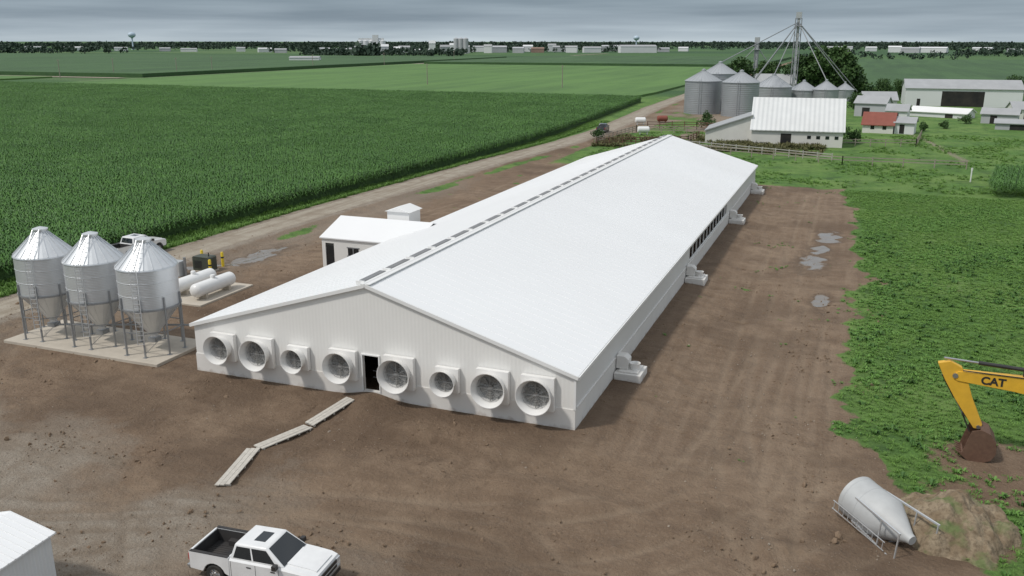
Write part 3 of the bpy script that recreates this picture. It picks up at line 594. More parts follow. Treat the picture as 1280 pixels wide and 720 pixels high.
# ------------------------------------------------------------ pickup
def pickup(loc,rz,pm,name='pickup_truck'):
    e=E(name,loc,rz)
    def arch(cx,r,z0,a0=0.):
        return [(cx+r*math.cos(a),.42+r*math.sin(a)) for a in np.linspace(math.pi,0,11) if .42+r*math.sin(a)>=z0-.001]
    b=B()
    prof=[(-1.0,.46),(1.42,.44)]+arch(1.95,.52,.44)[0:]+[(2.5,.5),(2.86,.52),(2.95,.7),(2.95,1.0),(2.88,1.14),(2.6,1.215),(1.9,1.27),(1.28,1.31),(-1.0,1.31)]
    n=len(prof)
    vs=[]
    for yv,ins,kk in ((-.93,0,1),(-1.0,0,0),(1.0,0,0),(.93,0,1)):
        for (px,pz) in prof:
            top=pz>1.1;tp=1-.07*max(0,(px-2.2)/.75)**2
            vs.append((px,(yv if (top or kk==0) else yv*1.075)*tp,pz if not(top and kk==0) else pz-.08))
    fs=[tuple(range(n,2*n)),tuple(range(3*n-1,2*n-1,-1))]
    for i in range(n):
        j=(i+1)%n
        fs+= [(0*n+i,0*n+j,3*n+j,3*n+i)]
        fs+= [(n+i,n+j,j,i),(2*n+i,2*n+j,3*n+j,3*n+i)]
    b.add(vs,fs,0)
    b.prism([(1.45,1.28),(2.75,1.18),(2.75,1.22),(2.4,1.28),(1.45,1.35)],'y',-.62,.62)
    part(e,'body',b,pm,.025,True)
    b=B()
    bp_=[(-2.9,.55),(-2.3,.5)]+arch(-1.75,.52,.44)+[(-1.02,.48),(-1.02,1.34),(-2.9,1.34)]
    for s_ in(-1,1): b.prism(bp_,'y',s_*1.0,s_*.88,0)
    b.box(-2.93,-2.83,-.88,.88,.6,1.33,0);b.box(-1.1,-1.02,-.88,.88,.6,1.34,0)
    part(e,'bed_sides',b,pm,.02,True)
    b=B();b.box(-2.83,-1.1,-.87,.87,.66,.74);b.box(-2.83,-1.1,-.878,-.85,.74,1.30);b.box(-2.83,-1.1,.85,.878,.74,1.30);b.box(-2.828,-2.80,-.85,.85,.74,1.29);b.box(-1.13,-1.102,-.85,.85,.74,1.29)
    for s_ in(-1,1): b.box(-2.15,-1.35,min(s_*.85,s_*.62),max(s_*.85,s_*.62),.74,.98);b.box(-2.86,-1.06,s_*.94-.07,s_*.94+.07,1.34,1.365)
    for k in range(9): b.box(-2.8,-1.14,-.58+k*.14,-.52+k*.14,.74,.755)
    part(e,'bed_liner',b,mLiner)
    lo=[(-1.0,-.95,1.28),(1.5,-.95,1.28),(1.5,.95,1.28),(-1.0,.95,1.28)];hi=[(-.82,-.76,1.92),(.62,-.76,1.95),(.62,.76,1.95),(-.82,.76,1.92)]
    b=B();b.add(lo+hi,[(0,3,2,1),(4,5,6,7),(0,1,5,4),(1,2,6,5),(2,3,7,6),(3,0,4,7)]);part(e,'cab',b,pm,.07,True,3)
    def pan(b,q,u0,u1,v0,v1,off,u0t=None,u1t=None,mi=0,th=.012):
        q=[Vector(a) for a in q];nn=(q[1]-q[0]).cross(q[3]-q[0]).normalized()
        f=lambda u,v:(q[0].lerp(q[1],u)).lerp(q[3].lerp(q[2],u),v)+nn*off
        P=[f(u0,v0),f(u1,v0),f(u1 if u1t is None else u1t,v1),f(u0 if u0t is None else u0t,v1)]
        Q=[p-nn*th for p in P];b.add(P+Q,[(0,1,2,3),(4,7,6,5),(0,4,5,1),(1,5,6,2),(2,6,7,3),(3,7,4,0)],mi)
    g_=B()
    R_=[lo[0],lo[1],hi[1],hi[0]];L_=[lo[2],lo[3],hi[3],hi[2]]
    pan(g_,R_,.06,.42,.14,.84,.008,.08,.46);pan(g_,R_,.455,.88,.14,.84,.008,.50,.92)
    pan(g_,L_,.58,.94,.14,.84,.008,.54,.92);pan(g_,L_,.12,.545,.14,.84,.008,.08,.50)
    pan(g_,[lo[1],lo[2],hi[2],hi[1]],.05,.95,.06,.92,.008,.07,.93)
    pan(g_,[lo[3],lo[0],hi[0],hi[3]],.1,.9,.15,.85,.008)
    pan(g_,[hi[0],hi[1],hi[2],hi[3]],.44,.80,.26,.74,.006)
    part(e,'windows',g_,mGlass)
    b=B()
    for s_ in(-1,1):
        y_=s_*1.004
        for xq in(-.94,.2,1.26): b.box(xq-.008,xq+.008,y_-.004,y_+.004,.52,1.22)
        b.box(-.94,1.26,y_-.004,y_+.004,.515,.53);b.box(-.2,.0,y_-.02,y_+.02,1.06,1.10);b.box(.9,1.1,y_-.02,y_+.02,1.06,1.10)
        b.box(-.9,1.3,s_*.9-.08,s_*.9+.08,.36,.42)
        b.box(1.08,1.26,s_*1.1-.11,s_*1.1+.11,1.28,1.48)
    b.box(2.93,2.97,-.62,.62,.72,1.06);b.box(2.85,2.99,-.86,.86,.44,.6);b.box(-3.02,-2.9,-.9,.9,.46,.62)
    b.box(-2.7,2.7,-.75,.75,.34,.5)
    part(e,'trim',b,mBlack,.01)
    b=B();b.box(2.89,2.985,-.88,.88,.60,.70);b.box(2.96,2.99,-.6,.6,.86,.91);b.box(-3.08,-2.93,-.95,.95,.54,.66);part(e,'chrome',b,mRim,.02)
    b=B()
    for s_ in(-1,1): b.box(2.78,2.965,s_*.77-.15,s_*.77+.15,.88,1.06)
    part(e,'headlights',b,mHead,.02);b=B()
    for s_ in(-1,1): b.box(-2.95,-2.84,s_*.93-.06,s_*.93+.075,.9,1.22)
    part(e,'tail_lights',b,mRedL,.02)
    for k,(wx,s_) in enumerate(((1.95,-1),(1.95,1),(-1.75,-1),(-1.75,1))):
        b=B();b.lathe([(.25,.0),(.38,-.01),(.415,.03),(.42,.08),(.42,.2),(.415,.24),(.38,.27),(.25,.26)],(wx,s_*.98,.42),(0,-s_,0),28,0)
        b.lathe([(.255,.02),(.24,.05),(.1,.03),(.07,.0),(0,.0)],(wx,s_*.98,.42),(0,-s_,0),20,1)
        for q in range(6):
            a=q*math.pi/3;b.beam((wx+.06*math.cos(a),s_*.975,.42+.06*math.sin(a)),(wx+.24*math.cos(a),s_*.965,.42+.24*math.sin(a)),.05,.03,1,up=(0,1,0))
        part(e,'wheel_%d'%(k+1),b,[mTyre,mRim],smooth=True)
    return e
pk=pickup((-7.5,-16.65,tz(-7.7,-16.7)-.02),math.radians(4),mCarW);pk.scale=(.95,.95,.95)
pickup((-51.2,22.8,.0),math.radians(86),mCarW)
pickup((-40.6,153.5,-.02),math.radians(95),mCarD)
# ------------------------------------------------------------ excavator (arm towards -X)
e=E('excavator',(26.6,5.0,tz(24,5)),math.radians(-2))
def tr_prof(L,h):
    r=h/2;return [(-L/2+r+r*math.cos(a),r+r*math.sin(a)) for a in np.linspace(math.pi*1.5,math.pi*.5,10)]+[(L/2-r+r*math.cos(a),r+r*math.sin(a)) for a in np.linspace(math.pi*.5,-math.pi*.5,10)]
for s_ in(-1,1):
    b=B();b.prism(tr_prof(5.4,.95),'y',s_*1.1-.3,s_*1.1+.3)
    for k in range(28): xx_=-2.2+k*.16;b.box(xx_,xx_+.05,s_*1.1-.32,s_*1.1+.32,.95,1.0);b.box(xx_,xx_+.05,s_*1.1-.32,s_*1.1+.32,-.03,.0)
    for k in range(7):
        a=math.pi*(.5+k/7.);b.box(-2.23+.47*math.cos(a)-.03,-2.23+.47*math.cos(a)+.03,s_*1.1-.32,s_*1.1+.32,.475+.47*math.sin(a)-.03,.475+.47*math.sin(a)+.03)
    for xx_ in(-2.22,2.22): b.lathe([(0,0),(.33,0),(.36,.06)],(xx_,s_*1.45,.46),(0,-s_,0),18)
    for k in range(6): b.lathe([(0,0),(.14,0),(.14,.1)],(-1.3+k*.52,s_*1.44,.2),(0,-s_,0),12)
    part(e,'track_%s'%('right' if s_<0 else 'left'),b,mTrack)
b=B();b.box(-1.2,1.2,-.8,.8,.5,1.05);b.lathe([(.85,1.0),(.85,1.2)],(0,0,0),(0,0,1),24);part(e,'undercarriage',b,mTrack)
b=B();b.box(-1.6,1.9,-1.3,1.3,1.2,1.35,0);b.box(-.3,1.9,-1.3,1.3,1.35,2.2,0);b.box(-1.6,-.3,.2,1.3,1.35,1.95,0);part(e,'house',b,mYel,.06)
b=B();b.prism([(1.9,-1.3),(2.5,-1.0),(2.65,0),(2.5,1.0),(1.9,1.3)],'z',1.2,2.15);part(e,'counterweight',b,mBlack,.08)
b=B();b.box(-1.65,-.2,-1.32,-.35,1.35,2.95);part(e,'cab',b,mYel,.08);b=B();b.box(-1.68,-1.645,-1.22,-.45,1.6,2.8);b.box(-1.5,-.35,-1.345,-1.315,1.75,2.8);part(e,'cab_glass',b,mGlass)
BR=lambda pts,w,nm,m_,bv=.02:(lambda b:(b.prism(pts,'y',-w/2,w/2),part(e,nm,b,m_,bv)))(B())
BR([(-.9,1.35),(-.7,1.85),(-1.9,3.1),(-2.9,3.9),(-3.8,4.32),(-5.0,4.52),(-8.2,4.42),(-8.42,4.15),(-8.2,3.92),(-5.6,3.72),(-4.2,3.52),(-3.2,3.1),(-1.7,1.95)],.45,'boom',mYel)
BR([(-9.15,4.72),(-8.6,4.88),(-8.05,4.62),(-7.75,4.1),(-7.4,3.1),(-6.78,1.75),(-6.86,1.5),(-7.15,1.5),(-8.15,2.9),(-8.75,3.9)],.34,'stick',mYel)
bk=[(-7.25,1.55),(-6.85,1.68),(-6.4,1.5),(-6.1,1.05),(-6.05,.5),(-6.25,.1),(-6.7,-.12),(-7.25,-.08),(-7.6,.2)]
inn=[(-7.5,.30),(-7.2,.06),(-6.7,.02),(-6.36,.2),(-6.18,.54),(-6.23,1.0),(-6.5,1.38),(-6.86,1.54)]
b=B();b.prism(bk[1:]+inn,'y',-.68,.68)
for s_ in(-1,1): b.prism([bk[0]]+bk[1:],'y',s_*.68,s_*.72)
for k in range(5): yk=-.56+k*.28;b.prism([(-7.55,.12),(-7.57,.28),(-7.88,.38)],'y',yk-.06,yk+.06)
part(e,'bucket',b,mRust,.01)
b=B()
def hyd(p,q,r=.085,f=.58):
    p=Vector(p);q=Vector(q);m_=p.lerp(q,f);b.rod(p,m_,r,mi=0,seg=12);b.rod(m_,q,r*.55,mi=1,seg=10)
hyd((-5.2,0,4.85),(-8.9,0,4.98),.10);b.box(-5.35,-5.05,-.1,.1,4.5,4.95)
for s_ in(-.3,.3): hyd((-1.6,s_,1.5),(-3.9,s_,3.8),.09)
hyd((-8.85,0,4.1),(-7.75,0,2.2),.07,.6);b.beam((-7.75,0,2.2),(-7.15,0,1.8),.3,.08);b.beam((-7.75,0,2.2),(-7.3,0,1.25),.1,.07)
for yq in(-.19,.19): b.rod((-8.3,yq,4.18),(-8.3,yq*1.35,4.18),.13,seg=12,mi=1);b.rod((-6.95,yq,1.62),(-6.95,yq*1.4,1.62),.1,seg=12,mi=1)
b.rod((-4.5,-.24,4.5),(-8.0,-.24,4.5),.03,seg=6)
part(e,'hydraulic_cylinders',b,[mBlack,mRim],smooth=True)
cu=bpy.data.curves.new('lettering','FONT');cu.body='CAT';cu.size=.55;cu.extrude=.004;cu.offset=.02;cu.align_x='CENTER';cu.align_y='CENTER';cu.materials.append(mBlack)
o=link(bpy.data.objects.new('boom_lettering',cu),e);o.location=(-6.6,-.235,4.10);o.rotation_euler=(math.pi/2,math.radians(0),0)
# ------------------------------------------------------------ hopper bin lying on its side
fx0=Vector((14.1,-3.1,tz(14,-3.2)+.88));ft=Vector((16.4,-5.75,tz(16.3,-5.8)+.50));ax=(ft-fx0).normalized()
e=E('fallen_feed_bin');b=B();R=.98
b.lathe([(0,-.40),(.2,-.38),(R+.02,-.06),(R,0),(R,.12),(R+.015,.14),(R,.16),(R,.85),(R+.015,.87),(R,.89),(R,1.75),(.24,3.1),(.2,3.3),(0,3.3)],fx0,ax,40);part(e,'tank',b,mBinG,smooth=True)
b=B();sd=ax.cross(Vector((0,0,1))).normalized();up=sd.cross(ax).normalized();cs=[]
for (u_,v_) in((-1,-.8),(1,-.8),(1,.8),(-1,.8)):
    p=fx0+sd*u_*.80+up*v_*.72+ax*.7;q=fx0+sd*u_*1.02+up*v_*.86+ax*3.55;cs.append((p,q));b.beam(p,q,.07,.07)
for k in range(4):
    if k==2: continue
    for f in(.6,.98): b.beam(cs[k][0].lerp(cs[k][1],f),cs[(k+1)%4][0].lerp(cs[(k+1)%4][1],f),.05,.05)
part(e,'leg_frame',b,mGalvR);b=B()
for q in(-.2,.2): b.beam(fx0+sd*R*1.06+up*(q-.35)-ax*.3,fx0+sd*R*1.06+up*(q-.35)+ax*2.9,.03,.03)
for k in range(11): b.beam(fx0+sd*R*1.06+up*-.55+ax*(k*.3-.2),fx0+sd*R*1.06+up*-.15+ax*(k*.3-.2),.025,.025)
part(e,'ladder',b,mGalvR)
# dirt pile
gx=np.linspace(-3.6,3.6,130);PX,PY=np.meshgrid(gx,gx);r=np.hypot(PX/2.5,PY/2.9)
pz=1.7*np.clip(1-r**1.2+fbm(PX/1.0,PY/1.0,4,5)*.9,0,2)**.95+fbm(PX/.3,PY/.3,3,9)*.26*(r<1.25)-.12*ss(.8,1.2,r)
px=PX.ravel()+18.1;py=PY.ravel()-2.9;ii=np.arange(16900).reshape(130,130)
FF=np.stack([ii[:-1,:-1].ravel(),ii[:-1,1:].ravel(),ii[1:,1:].ravel(),ii[1:,:-1].ravel()],1)
t=NT('pile_earth');pc=t.mix(t.ramp(t.noise(1.2,6),[(.35,(0,0,0)),(.65,(1,1,1))]),(.18,.13,.08),(.30,.24,.165));pc=t.mix(t.ramp(t.noise(5,6,rough=.7),[(.45,(0,0,0)),(.65,(.8,.8,.8))]),pc,(.12,.085,.052));pc=t.mix(t.ramp(t.noise(.8,4),[(.54,(0,0,0)),(.66,(.7,.7,.7))]),pc,(.09,.15,.04))
npmesh('dirt_pile',np.stack([px,py,terr(px,py)+pz.ravel()-.05],1),FF,t.setp(Base_Color=pc,Roughness=.95,Normal=t.bump(t.noise(8,6),.8,.08)),smooth=True)
# white shed bottom-left
e=E('white_shed',(-16.3,-23.2,tz(-16,-23)),math.radians(4));b=B();b.prism([(-1.9,-.2),(1.9,-.2),(1.9,2.35),(0,2.85),(-1.9,2.35)],'y',-3,3);part(e,'walls',b,M('shed_siding',(.70,.71,.71),.5,ns=1,amt=.08,rib=('Y',.3,.5),gz=.8))
b=B()
for s_ in(-1,1):
    b.prism([(0,2.95),(s_*2.05,2.40),(s_*2.05,2.34),(0,2.88)],'y',-3.15,3.15)
    for k in range(21): b.beam((0,-3.1+k*.31,2.965),(s_*2.06,-3.1+k*.31,2.415),.04,.03)
part(e,'roof',b,mRoof)
b=B();b.box(1.905,1.93,-1.0,0.,0,2.0);part(e,'door',b,mGreyBox)
# ------------------------------------------------------------ farmstead
def grainbin(x,y,R,H,rh,name='grain_bin'):
    e=E(name,(x,y,0));b=B();b.lathe([(R,-.2),(R,H)],(0,0,0),(0,0,1),36);part(e,'wall',b,mGalvFar,smooth=True)
    b=B();b.lathe([(R+.2,H-.1),(R+.2,H),(R*.12,H+rh),(R*.12,H+rh+.5),(0,H+rh+.7)],(0,0,0),(0,0,1),36)
    for k in range(24):
        w=2*math.pi*k/24;b.beam((math.cos(w)*R,math.sin(w)*R,H+.1),(math.cos(w)*R*.13,math.sin(w)*R*.13,H+rh),.1,.1)
    part(e,'roof',b,mGalvFarR)
    b=B()
    for q in(-.3,.3): b.beam((q,-R-.25,0),(q,-R-.25,H+.5),.08,.08)
    for k in range(int(H/.5)): b.beam((-.3,-R-.25,k*.5),(.3,-R-.25,k*.5),.05,.05)
    part(e,'ladder',b,mGalvFarR)
grainbin(-28.6,215,5.0,9.0,2.6);grainbin(-17.6,210,4.9,9.0,2.6);grainbin(-26,228,5.0,10.6,2.8)
grainbin(-13.5,262,5.8,5.5,3.4);grainbin(-4.5,270,4.5,4.2,2.6);grainbin(2.5,268,4.0,4.6,2.5);grainbin(8,285,3,3.8,2)
def tower(x,y,H,w,spouts,name):
    e=E(name,(x,y,0));b=B();n=int(H/2.6)
    for k in range(n):
        z0=k*H/n;z1=(k+1)*H/n;c=[(-w,-w),(w,-w),(w,w),(-w,w)]
        for i in range(4):
            a,d=c[i],c[(i+1)%4]
            b.beam((*a,z0),(*a,z1),.16,.16,up=(1,0,0));b.beam((*a,z1),(*d,z1),.1,.1)
            b.beam((*(a if k%2 else d),z0),(*(d if k%2 else a),z1),.09,.09)
    part(e,'lattice',b,mSteel)
    b=B();b.box(-.45,.45,-.3,.3,0,H+1.2);b.box(-.9,.9,-.6,.6,H,H+2.0);b.box(-w-.5,w+.5,-w-.5,w+.5,H-2.6,H-2.5);part(e,'bucket_leg',b,mGreyBox)
    if spouts:
        b=B()
        for (sx,sy,sz) in spouts: b.rod((0,0,H-1.2),(sx-x,sy-y,sz),.15,seg=8)
        part(e,'spouts',b,mSteel)
    return e
tower(-8.6,281,27,1.0,[(-26,228,13.6),(-17.6,240,8),(-13.5,262,9.2),(2.5,268,7.3),(8,285,6),(-24,285,3),(12,290,3)],'grain_elevator_leg')
tower(-25.5,318,19,.7,[(-40,318,2),(-14,320,2)],'grain_elevator_leg')
def gable(name,x,y,rz,L,W,eh,rh,mw,mr,open_=None,wins=None):
    e=E(name,(x,y,0),rz);b=B();b.prism([(-W/2,-.3),(W/2,-.3),(W/2,eh),(0,rh),(-W/2,eh)],'x',-L/2,L/2);part(e,'walls',b,mw)
    b=B();k=(rh-eh)/(W/2)
    for s_ in(-1,1): b.prism([(0,rh+.18),(s_*(W/2+.4),eh+.18-k*.4),(s_*(W/2+.4),eh+.02-k*.4),(0,rh+.02)],'x',-L/2-.35,L/2+.35)
    part(e,'roof',b,mr)
    if open_:
        b=B()
        for (a,c,h0,h1) in open_: b.box(a,c,-W/2-.03,-W/2+.05,h0,h1)
        part(e,'doors',b,mDark)  # flat dark panels paint the shade inside open doorways
    if wins:
        b=B()
        for (a,c,h0,h1) in wins: b.box(a,c,-W/2-.05,-W/2+.05,h0,h1)
        part(e,'windows',b,mGlass)
    return e
e=gable('white_barn',1.4,148.6,math.radians(4),17.2,13,3.0,8.6,mBarnW,mBarnRoof,[(-3,-1,0,2.2)],[(2+k*1.7,2.7+k*1.7,1.3,1.9) for k in range(4)])
b=B();b.prism([(-8.6,5.6),(-8.6,5.4),(-18,2.1),(-18,2.3)],'y',-5,7);part(e,'leanto_roof',b,mGreyRoof);b=B();b.prism([(-8.6,5.4),(-8.6,-.2),(-17.8,-.2),(-17.8,2.1)],'y',-4.6,6.6);part(e,'leanto_walls',b,mBarnW)
gable('machine_shed',42.6,277,math.radians(2),33,15,5.4,7.8,mTownW,mGreyRoof,[(-6,6,0,4.6),(-13,-12,0,2.2)])
gable('farmhouse_shed',17.5,176.5,math.radians(-6),6.4,6,1.9,4.2,mBarnW,mRedRoof,None,[(-1.5,-.7,.8,1.6),(1,1.8,.8,1.6)])
gable('small_shed',23,176,math.radians(-8),4,5,2.4,3.4,mTownW,mGreyRoof,[(-1,0,0,2)])
gable('farm_outbuilding',16.5,222,math.radians(-15),8,6,3.6,5.2,mTownG,mGreyRoof,[(-2,0,0,2.4)])
gable('farm_outbuilding',22.5,210,math.radians(-10),5,5,2.6,4.0,mTownW,mGreyRoof,[(-1,.5,0,2)])
gable('farm_outbuilding',18,240,math.radians(10),9,7,3.5,5.5,mBarnW,mGreyRoof,[(-1,1,0,2)])
gable('low_shed',34,226,math.radians(-25),15,6,1.3,2.4,mTownW,mTrim,[(2,4,0,1)])
gable('farm_outbuilding',46,210,math.radians(-12),8,5,2.4,3.6,mTownG,mGreyRoof,[(-2,-.5,0,2)])
gable('farm_outbuilding',54,222,math.radians(8),9,6,3,4.6,mBarnW,mGreyRoof,[(-2,.5,0,2.3)])
gable('farm_outbuilding',-6,168,math.radians(4),9,5,1.6,2.6,mBarnW,mGreyRoof)
gable('low_shed',49,193,math.radians(-8),12,4,1.5,2.2,mTownG,mGreyRoof,[(-3,0,0,1.2)])
gable('white_house',-16,300,0,14,9,5,8,mTownW,mGreyRoof,None,[(-6+k*3,-5+k*3,1.2,2.4) for k in range(4)])
def fence(pts,mat,h=1.2,rails=3,sp=2.5,name='fence'):
    e=E(name);b=B()
    for (p,q) in zip(pts[:-1],pts[1:]):
        p=Vector((*p,0));q=Vector((*q,0));n=max(1,int((q-p).length/sp))
        for k in range(n+1):
            c=p.lerp(q,k/n);b.box(c.x-.08,c.x+.08,c.y-.08,c.y+.08,-.4,h+.15)
        for r_ in range(rails): zz=h*(r_+1)/rails-.05;b.beam(p+Vector((0,0,zz)),q+Vector((0,0,zz)),.06,.14)
    return part(e,'rails',b,mat)
fence([(-35.5,129.8),(-18.9,139.3),(-18.5,150)],mRust);fence([(-18,134),(9.2,122)],mFenceW,.9,2);fence([(-36,131),(-34,158),(-20,160)],mFence);fence([(10,146),(24,150),(26,170)],mFence,1.1,2)
fence([(-20,128),(11,118),(30,119)],mFence,1.0,2,4);fence([(-33,165),(-22,168),(-12,163)],mRust,1.6)
def pole(x,y,H,arm=True,name='utility_pole'):
    e=E(name,(x,y,0));b=B();b.rod((0,0,-.3),(0,0,H),.22,.16)
    if arm: b.beam((-1.1,0,H-.5),(1.1,0,H-.5),.12,.12)
    part(e,'pole',b,mFence)
for (q,r) in((-391,327),(-388,362),(-369,392),(-370,425),(-358,520),(-355,620),(-168,322),(-103.4,318),(-356,760)): pole(q,r,10)
e=E('marker_post',(29.2,104.4,-.3));b=B();b.rod((0,0,0),(0,0,2.1),.09);b.box(-.12,.12,-.03,.03,1.7,2.1);part(e,'post',b,mTrim)
for (q,r) in((-31,152),(-37,175),(-33,182)):
    e=E('farm_tank',(q,r,0),.4);b=B();b.lathe([(0,0),(.5,.0),(.7,.2),(.7,2.4),(.5,2.6),(0,2.6)],(-1.3,0,1.0),(1,0,0),18);b.box(-.9,-.7,-.4,.4,0,.5);b.box(.7,.9,-.4,.4,0,.5);part(e,'vessel',b,[mRedRoof,mTankW,mFence][int(abs(q))%3])
# ------------------------------------------------------------ trees
mLeaf=leafmat('tree_leaf',(.026,.062,.016),(.070,.135,.034),.7,.4)
mLeafFar=leafmat('distant_leaf_haze',(.028,.050,.036),(.054,.082,.056),.9,.02)  # aerial haze is mixed into this bluish leaf colour
def quads(C,size,mat,name,parent):
    n=len(C);u=rng.normal(size=(n,3));u/=np.linalg.norm(u,axis=1)[:,None];v=np.cross(u,rng.normal(size=(n,3)));v/=np.linalg.norm(v,axis=1)[:,None]
    sz=(np.asarray(size)*rng.uniform(.6,1.3,n))[:,None];u=u*sz;v=v*sz*.7
    V=np.stack([C-u,C-v*.9,C+u,C+v],1).reshape(-1,3);F=np.arange(4*n).reshape(n,4);return npmesh(name,V,F,mat,parent)
def tree(x,y,H,R,n=4500,name='tree'):
    e=E(name,(x,y,0));b=B();b.rod((0,0,-.3),(0,0,H*.55),.035*H*.6,.012*H);C=[]
    for k in range(26):
        a=rng.uniform(0,6.28);rr=R*rng.uniform(.05,.75);zz=H*rng.uniform(.22,.86);rr*=1-.5*max(0,(zz/H-.55))/.35
        c=np.array([math.cos(a)*rr,math.sin(a)*rr,zz]);b.rod((0,0,H*rng.uniform(.15,.5)),tuple(c),.01*H,.004*H,seg=6)
        m_=n//26;d=rng.normal(size=(m_,3));d/=np.linalg.norm(d,axis=1)[:,None];C.append(c+d*(R*.40*rng.uniform(.3,1.05,m_)**.6)[:,None]*np.array([1,1,.75]))
    part(e,'trunk',b,mWood);quads(np.concatenate(C),.034*H,mLeaf,'crown',e)
tree(2,298,18,9.5,8500);tree(-6,303,16,8.5,7000);tree(9,301,15,7.5,6000);tree(-30,300,15,7);tree(-20,316,13,6);tree(20,298,8,4.5,2500);tree(26,300,7,4,2500);tree(30,296,6,3.5,2000);tree(-36,320,11,5,2500);tree(12,232,6,3,2000);tree(61,300,9,5,2500)
def shrub(x,y,H,R,name='shrub'):
    e=E(name,(x,y,0));b=B();b.rod((0,0,-.2),(0,0,H*.5),.06);part(e,'stem',b,mWood);d=rng.normal(size=(900,3));d/=np.linalg.norm(d,axis=1)[:,None]
    quads(np.array([0,0,H*.5])+d*(rng.uniform(.3,1,900)*(1+.35*np.sin(d[:,0]*4+x)))[:,None]*np.array([R,R,H*.5]),.16,mLeaf,'leaves',e)
for (q,r,h,R) in((12.5,152,2.5,1.6),(27,182,2.0,1.3),(-20,170,2.6,2),(32,190,1.8,1.3),(10,160,3,1.6),(38,206,2.2,1.8),(-38,140,2,1.3),(-23,189,2.5,1.8)): shrub(q,r,h,R)
CS=[];SZ=[]
def band(n,fx,fy,h0,h1,per=24):
    for k in range(n):
        xx_,yy_=fx(),fy();H=rng.uniform(h0,h1);R=H*rng.uniform(.5,1.0);d=rng.normal(size=(per,3));d/=np.linalg.norm(d,axis=1)[:,None]
        CS.append(np.array([xx_,yy_,H*.5])+d*rng.uniform(.4,1,per)[:,None]*np.array([R,R,H*.5]));SZ.append(np.full(per,H*.24))
U=rng.uniform
cam0=np.array([12.4,-41.4])
def polar(n,a0,a1,d0,d1,h0,h1):
    for k in range(n):
        a=math.radians(U(a0,a1));d=U(d0,d1);px,py=cam0[0]+d*math.sin(a),cam0[1]+d*math.cos(a);band(1,lambda:px,lambda:py,h0,h1)
polar(2600,-56,16,2700,3400,10,16)
polar(520,-56,16,1900,2500,6,12)
polar(260,-36,-12,1500,1900,6,12);polar(150,-34,-24,1150,1350,5,11);polar(110,5,14,1250,1500,5,11);polar(60,-52,-44,1500,1700,7,12);polar(14,-31,-29,1080,1130,10,18);polar(25,-4,8,1000,1200,5,9)
tl=E('distant_tree_line');C=np.concatenate(CS);quads(C,np.concatenate(SZ),mLeafFar,'foliage',tl)
# ------------------------------------------------------------ distant town
def far_b(az,d,L,W,H,mw,mr=None,name='town_building'):
    a=math.radians(az);x_,y_=cam0[0]+d*math.sin(a),cam0[1]+d*math.cos(a);gable(name,x_,y_,-a+math.radians(U(-15,15)),L,W,H*.8,H,mw,mr or mw)
def az(px): return math.degrees(math.atan((px-640)/1143))-21.04
for (px,d,wpx,hpx,mw) in [(797,1500,45,9,mTownW),(740,1500,22,7,mTownW),(765,1700,25,7,mTownG),(700,1600,18,7,mTownG),(715,1500,14,8,mTownW),(672,1500,16,6,mBrick),(648,1450,14,7,mTownG),(622,1500,22,8,mTownG),(600,1600,20,7,mTownW),(580,1450,14,9,mTownG),(556,1400,12,10,mTownG),(527,1350,22,6,mTownW),(505,1500,14,8,mTownG),(430,1400,20,6,mTownW),(405,1500,12,6,mTownG),(380,860,36,7,mTownW),(350,1500,14,5,mTownG),(330,1600,16,5,mTownW),(300,1700,10,5,mTownW),(235,1700,18,4,mTownW),(205,1800,12,4,mTownG),(150,1900,14,4,mTownW),(90,2000,20,4,mTownW),(40,2100,16,4,mTownW),(1120,1650,14,7,mTownW),(1140,1600,20,6,mTownG),(1168,1650,30,6,mTownW),(1050,1700,30,6,mTownW),(1090,1800,12,5,mTownW),(1230,1900,20,4,mTownW),(1270,1700,14,4,mTownG),(830,1600,14,5,mTownG),(855,1700,12,5,mTownW),(540,1500,8,14,mTownW),(566,1500,8,11,mTownW),(690,1650,10,9,mTownW),(495,1400,10,8,mTownW),(610,1450,10,10,mTownW),(660,1600,12,8,mTownW),(445,1300,18,8,mTownW),(478,1300,14,12,mTownW)]:
    far_b(az(px),d,wpx*d/1143,wpx*d/1143*.4,hpx*d/1100,mw,mGreyRoof if random.random()<.5 else None)
e=E('grain_elevator',(-648,1112,0),.4);b=B()
for k in range(5): b.lathe([(4.2,0),(4.2,19),(0,20.5)],(-16+k*8,0,0),(0,0,1),20)
b.box(2,10,-4,4,0,27);b.box(-18,18,-1.5,1.5,20,22.5);b.box(-24,-16,-6,6,0,12);part(e,'silos',b,mTownW)
e=E('grain_elevator',(-560,1230,0));b=B()
for k in range(3): b.lathe([(4,0),(4,22),(0,24)],(-8+k*8,0,0),(0,0,1),20)
part(e,'silos',b,mTownG)
def wtower(x,y,H,R):
    e=E('water_tower',(x,y,0));b=B();b.lathe([(R*.5,0),(R*.18,6),(R*.18,H-R*1.3)],(0,0,0),(0,0,1),20);b.lathe([(R*.18,-R)]+[(R*math.cos(a),R*.75*math.sin(a)) for a in np.linspace(-1.2,1.57,12)],(0,0,H-R*.8),(0,0,1),24);part(e,'tank',b,mBlueW,smooth=True)
wtower(-1460,1505,37,8);wtower(-470,2000,30,7)
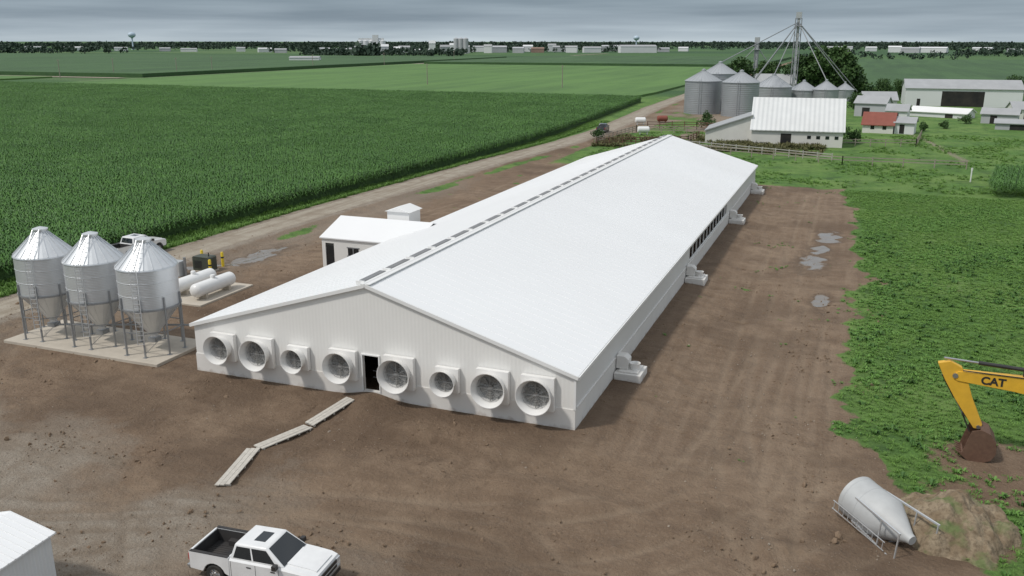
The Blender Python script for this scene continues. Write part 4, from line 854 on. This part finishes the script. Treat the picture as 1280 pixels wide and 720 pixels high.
# ------------------------------------------------------------ world, sun, camera
sd=Vector((-.40,-.44,.80)).normalized();el=math.asin(sd.z);azr=math.atan2(sd.x,sd.y)%(2*math.pi)
w=bpy.data.worlds.new('World');S.world=w;w.use_nodes=True;N=w.node_tree.nodes;L=w.node_tree.links;bg=N['Background']
sk=N.new('ShaderNodeTexSky');sk.sky_type='NISHITA';sk.sun_disc=False;sk.sun_elevation=el;sk.sun_rotation=azr
tc=N.new('ShaderNodeTexCoord');sp=N.new('ShaderNodeSeparateXYZ');L.new(tc.outputs['Generated'],sp.inputs[0])
rp=N.new('ShaderNodeValToRGB');L.new(sp.outputs[2],rp.inputs[0]);els=rp.color_ramp.elements
st_=[(0,(.47,.55,.61)),(.010,(.39,.47,.54)),(.022,(.28,.35,.42)),(.045,(.245,.315,.38)),(.2,(.46,.52,.58)),(.6,(.66,.70,.74)),(1,(.76,.79,.82))]
while len(els)<len(st_): els.new(.5)
for i,(p_,c_) in enumerate(st_): els[i].position=p_;els[i].color=(*c_,1)
mp=N.new('ShaderNodeMapping');mp.inputs['Scale'].default_value=(2.2,2.2,38);L.new(tc.outputs['Generated'],mp.inputs[0])
nz=N.new('ShaderNodeTexNoise');nz.inputs['Scale'].default_value=1.8;nz.inputs['Detail'].default_value=7;L.new(mp.outputs[0],nz.inputs['Vector'])
r2=N.new('ShaderNodeValToRGB');r2.color_ramp.elements[0].position=.3;r2.color_ramp.elements[1].position=.7;r2.color_ramp.elements[0].color=(.74,.77,.80,1);r2.color_ramp.elements[1].color=(1.26,1.23,1.2,1);L.new(nz.outputs[0],r2.inputs[0])
mu=N.new('ShaderNodeMix');mu.data_type='RGBA';mu.blend_type='MULTIPLY';mu.inputs[0].default_value=1;mu.clamp_result=False;L.new(rp.outputs[0],mu.inputs[6]);L.new(r2.outputs[0],mu.inputs[7])
m10=N.new('ShaderNodeVectorMath');m10.operation='SCALE';m10.inputs['Scale'].default_value=10;L.new(mu.outputs[2],m10.inputs[0])
mx=N.new('ShaderNodeMix');mx.data_type='RGBA';mx.inputs[0].default_value=.9;L.new(sk.outputs[0],mx.inputs[6]);L.new(m10.outputs[0],mx.inputs[7])
L.new(mx.outputs[2],bg.inputs[0]);bg.inputs[1].default_value=.1
su=bpy.data.lights.new('sun','SUN');su.energy=2.2;su.angle=math.radians(5);su.color=(1,.96,.90)
so_=link(bpy.data.objects.new('sun',su));so_.rotation_euler=sd.to_track_quat('Z','Y').to_euler()
cam=bpy.data.cameras.new('camera');cam.lens=36*1100/1280;cam.sensor_width=36;cam.clip_start=.5;cam.clip_end=20000
co=link(bpy.data.objects.new('camera',cam));co.location=(12.37,-41.4,20);co.rotation_euler=(math.radians(90-15.74),0,math.radians(21.04));S.camera=co
S.view_settings.view_transform='Standard';S.view_settings.look='None';S.view_settings.exposure=0
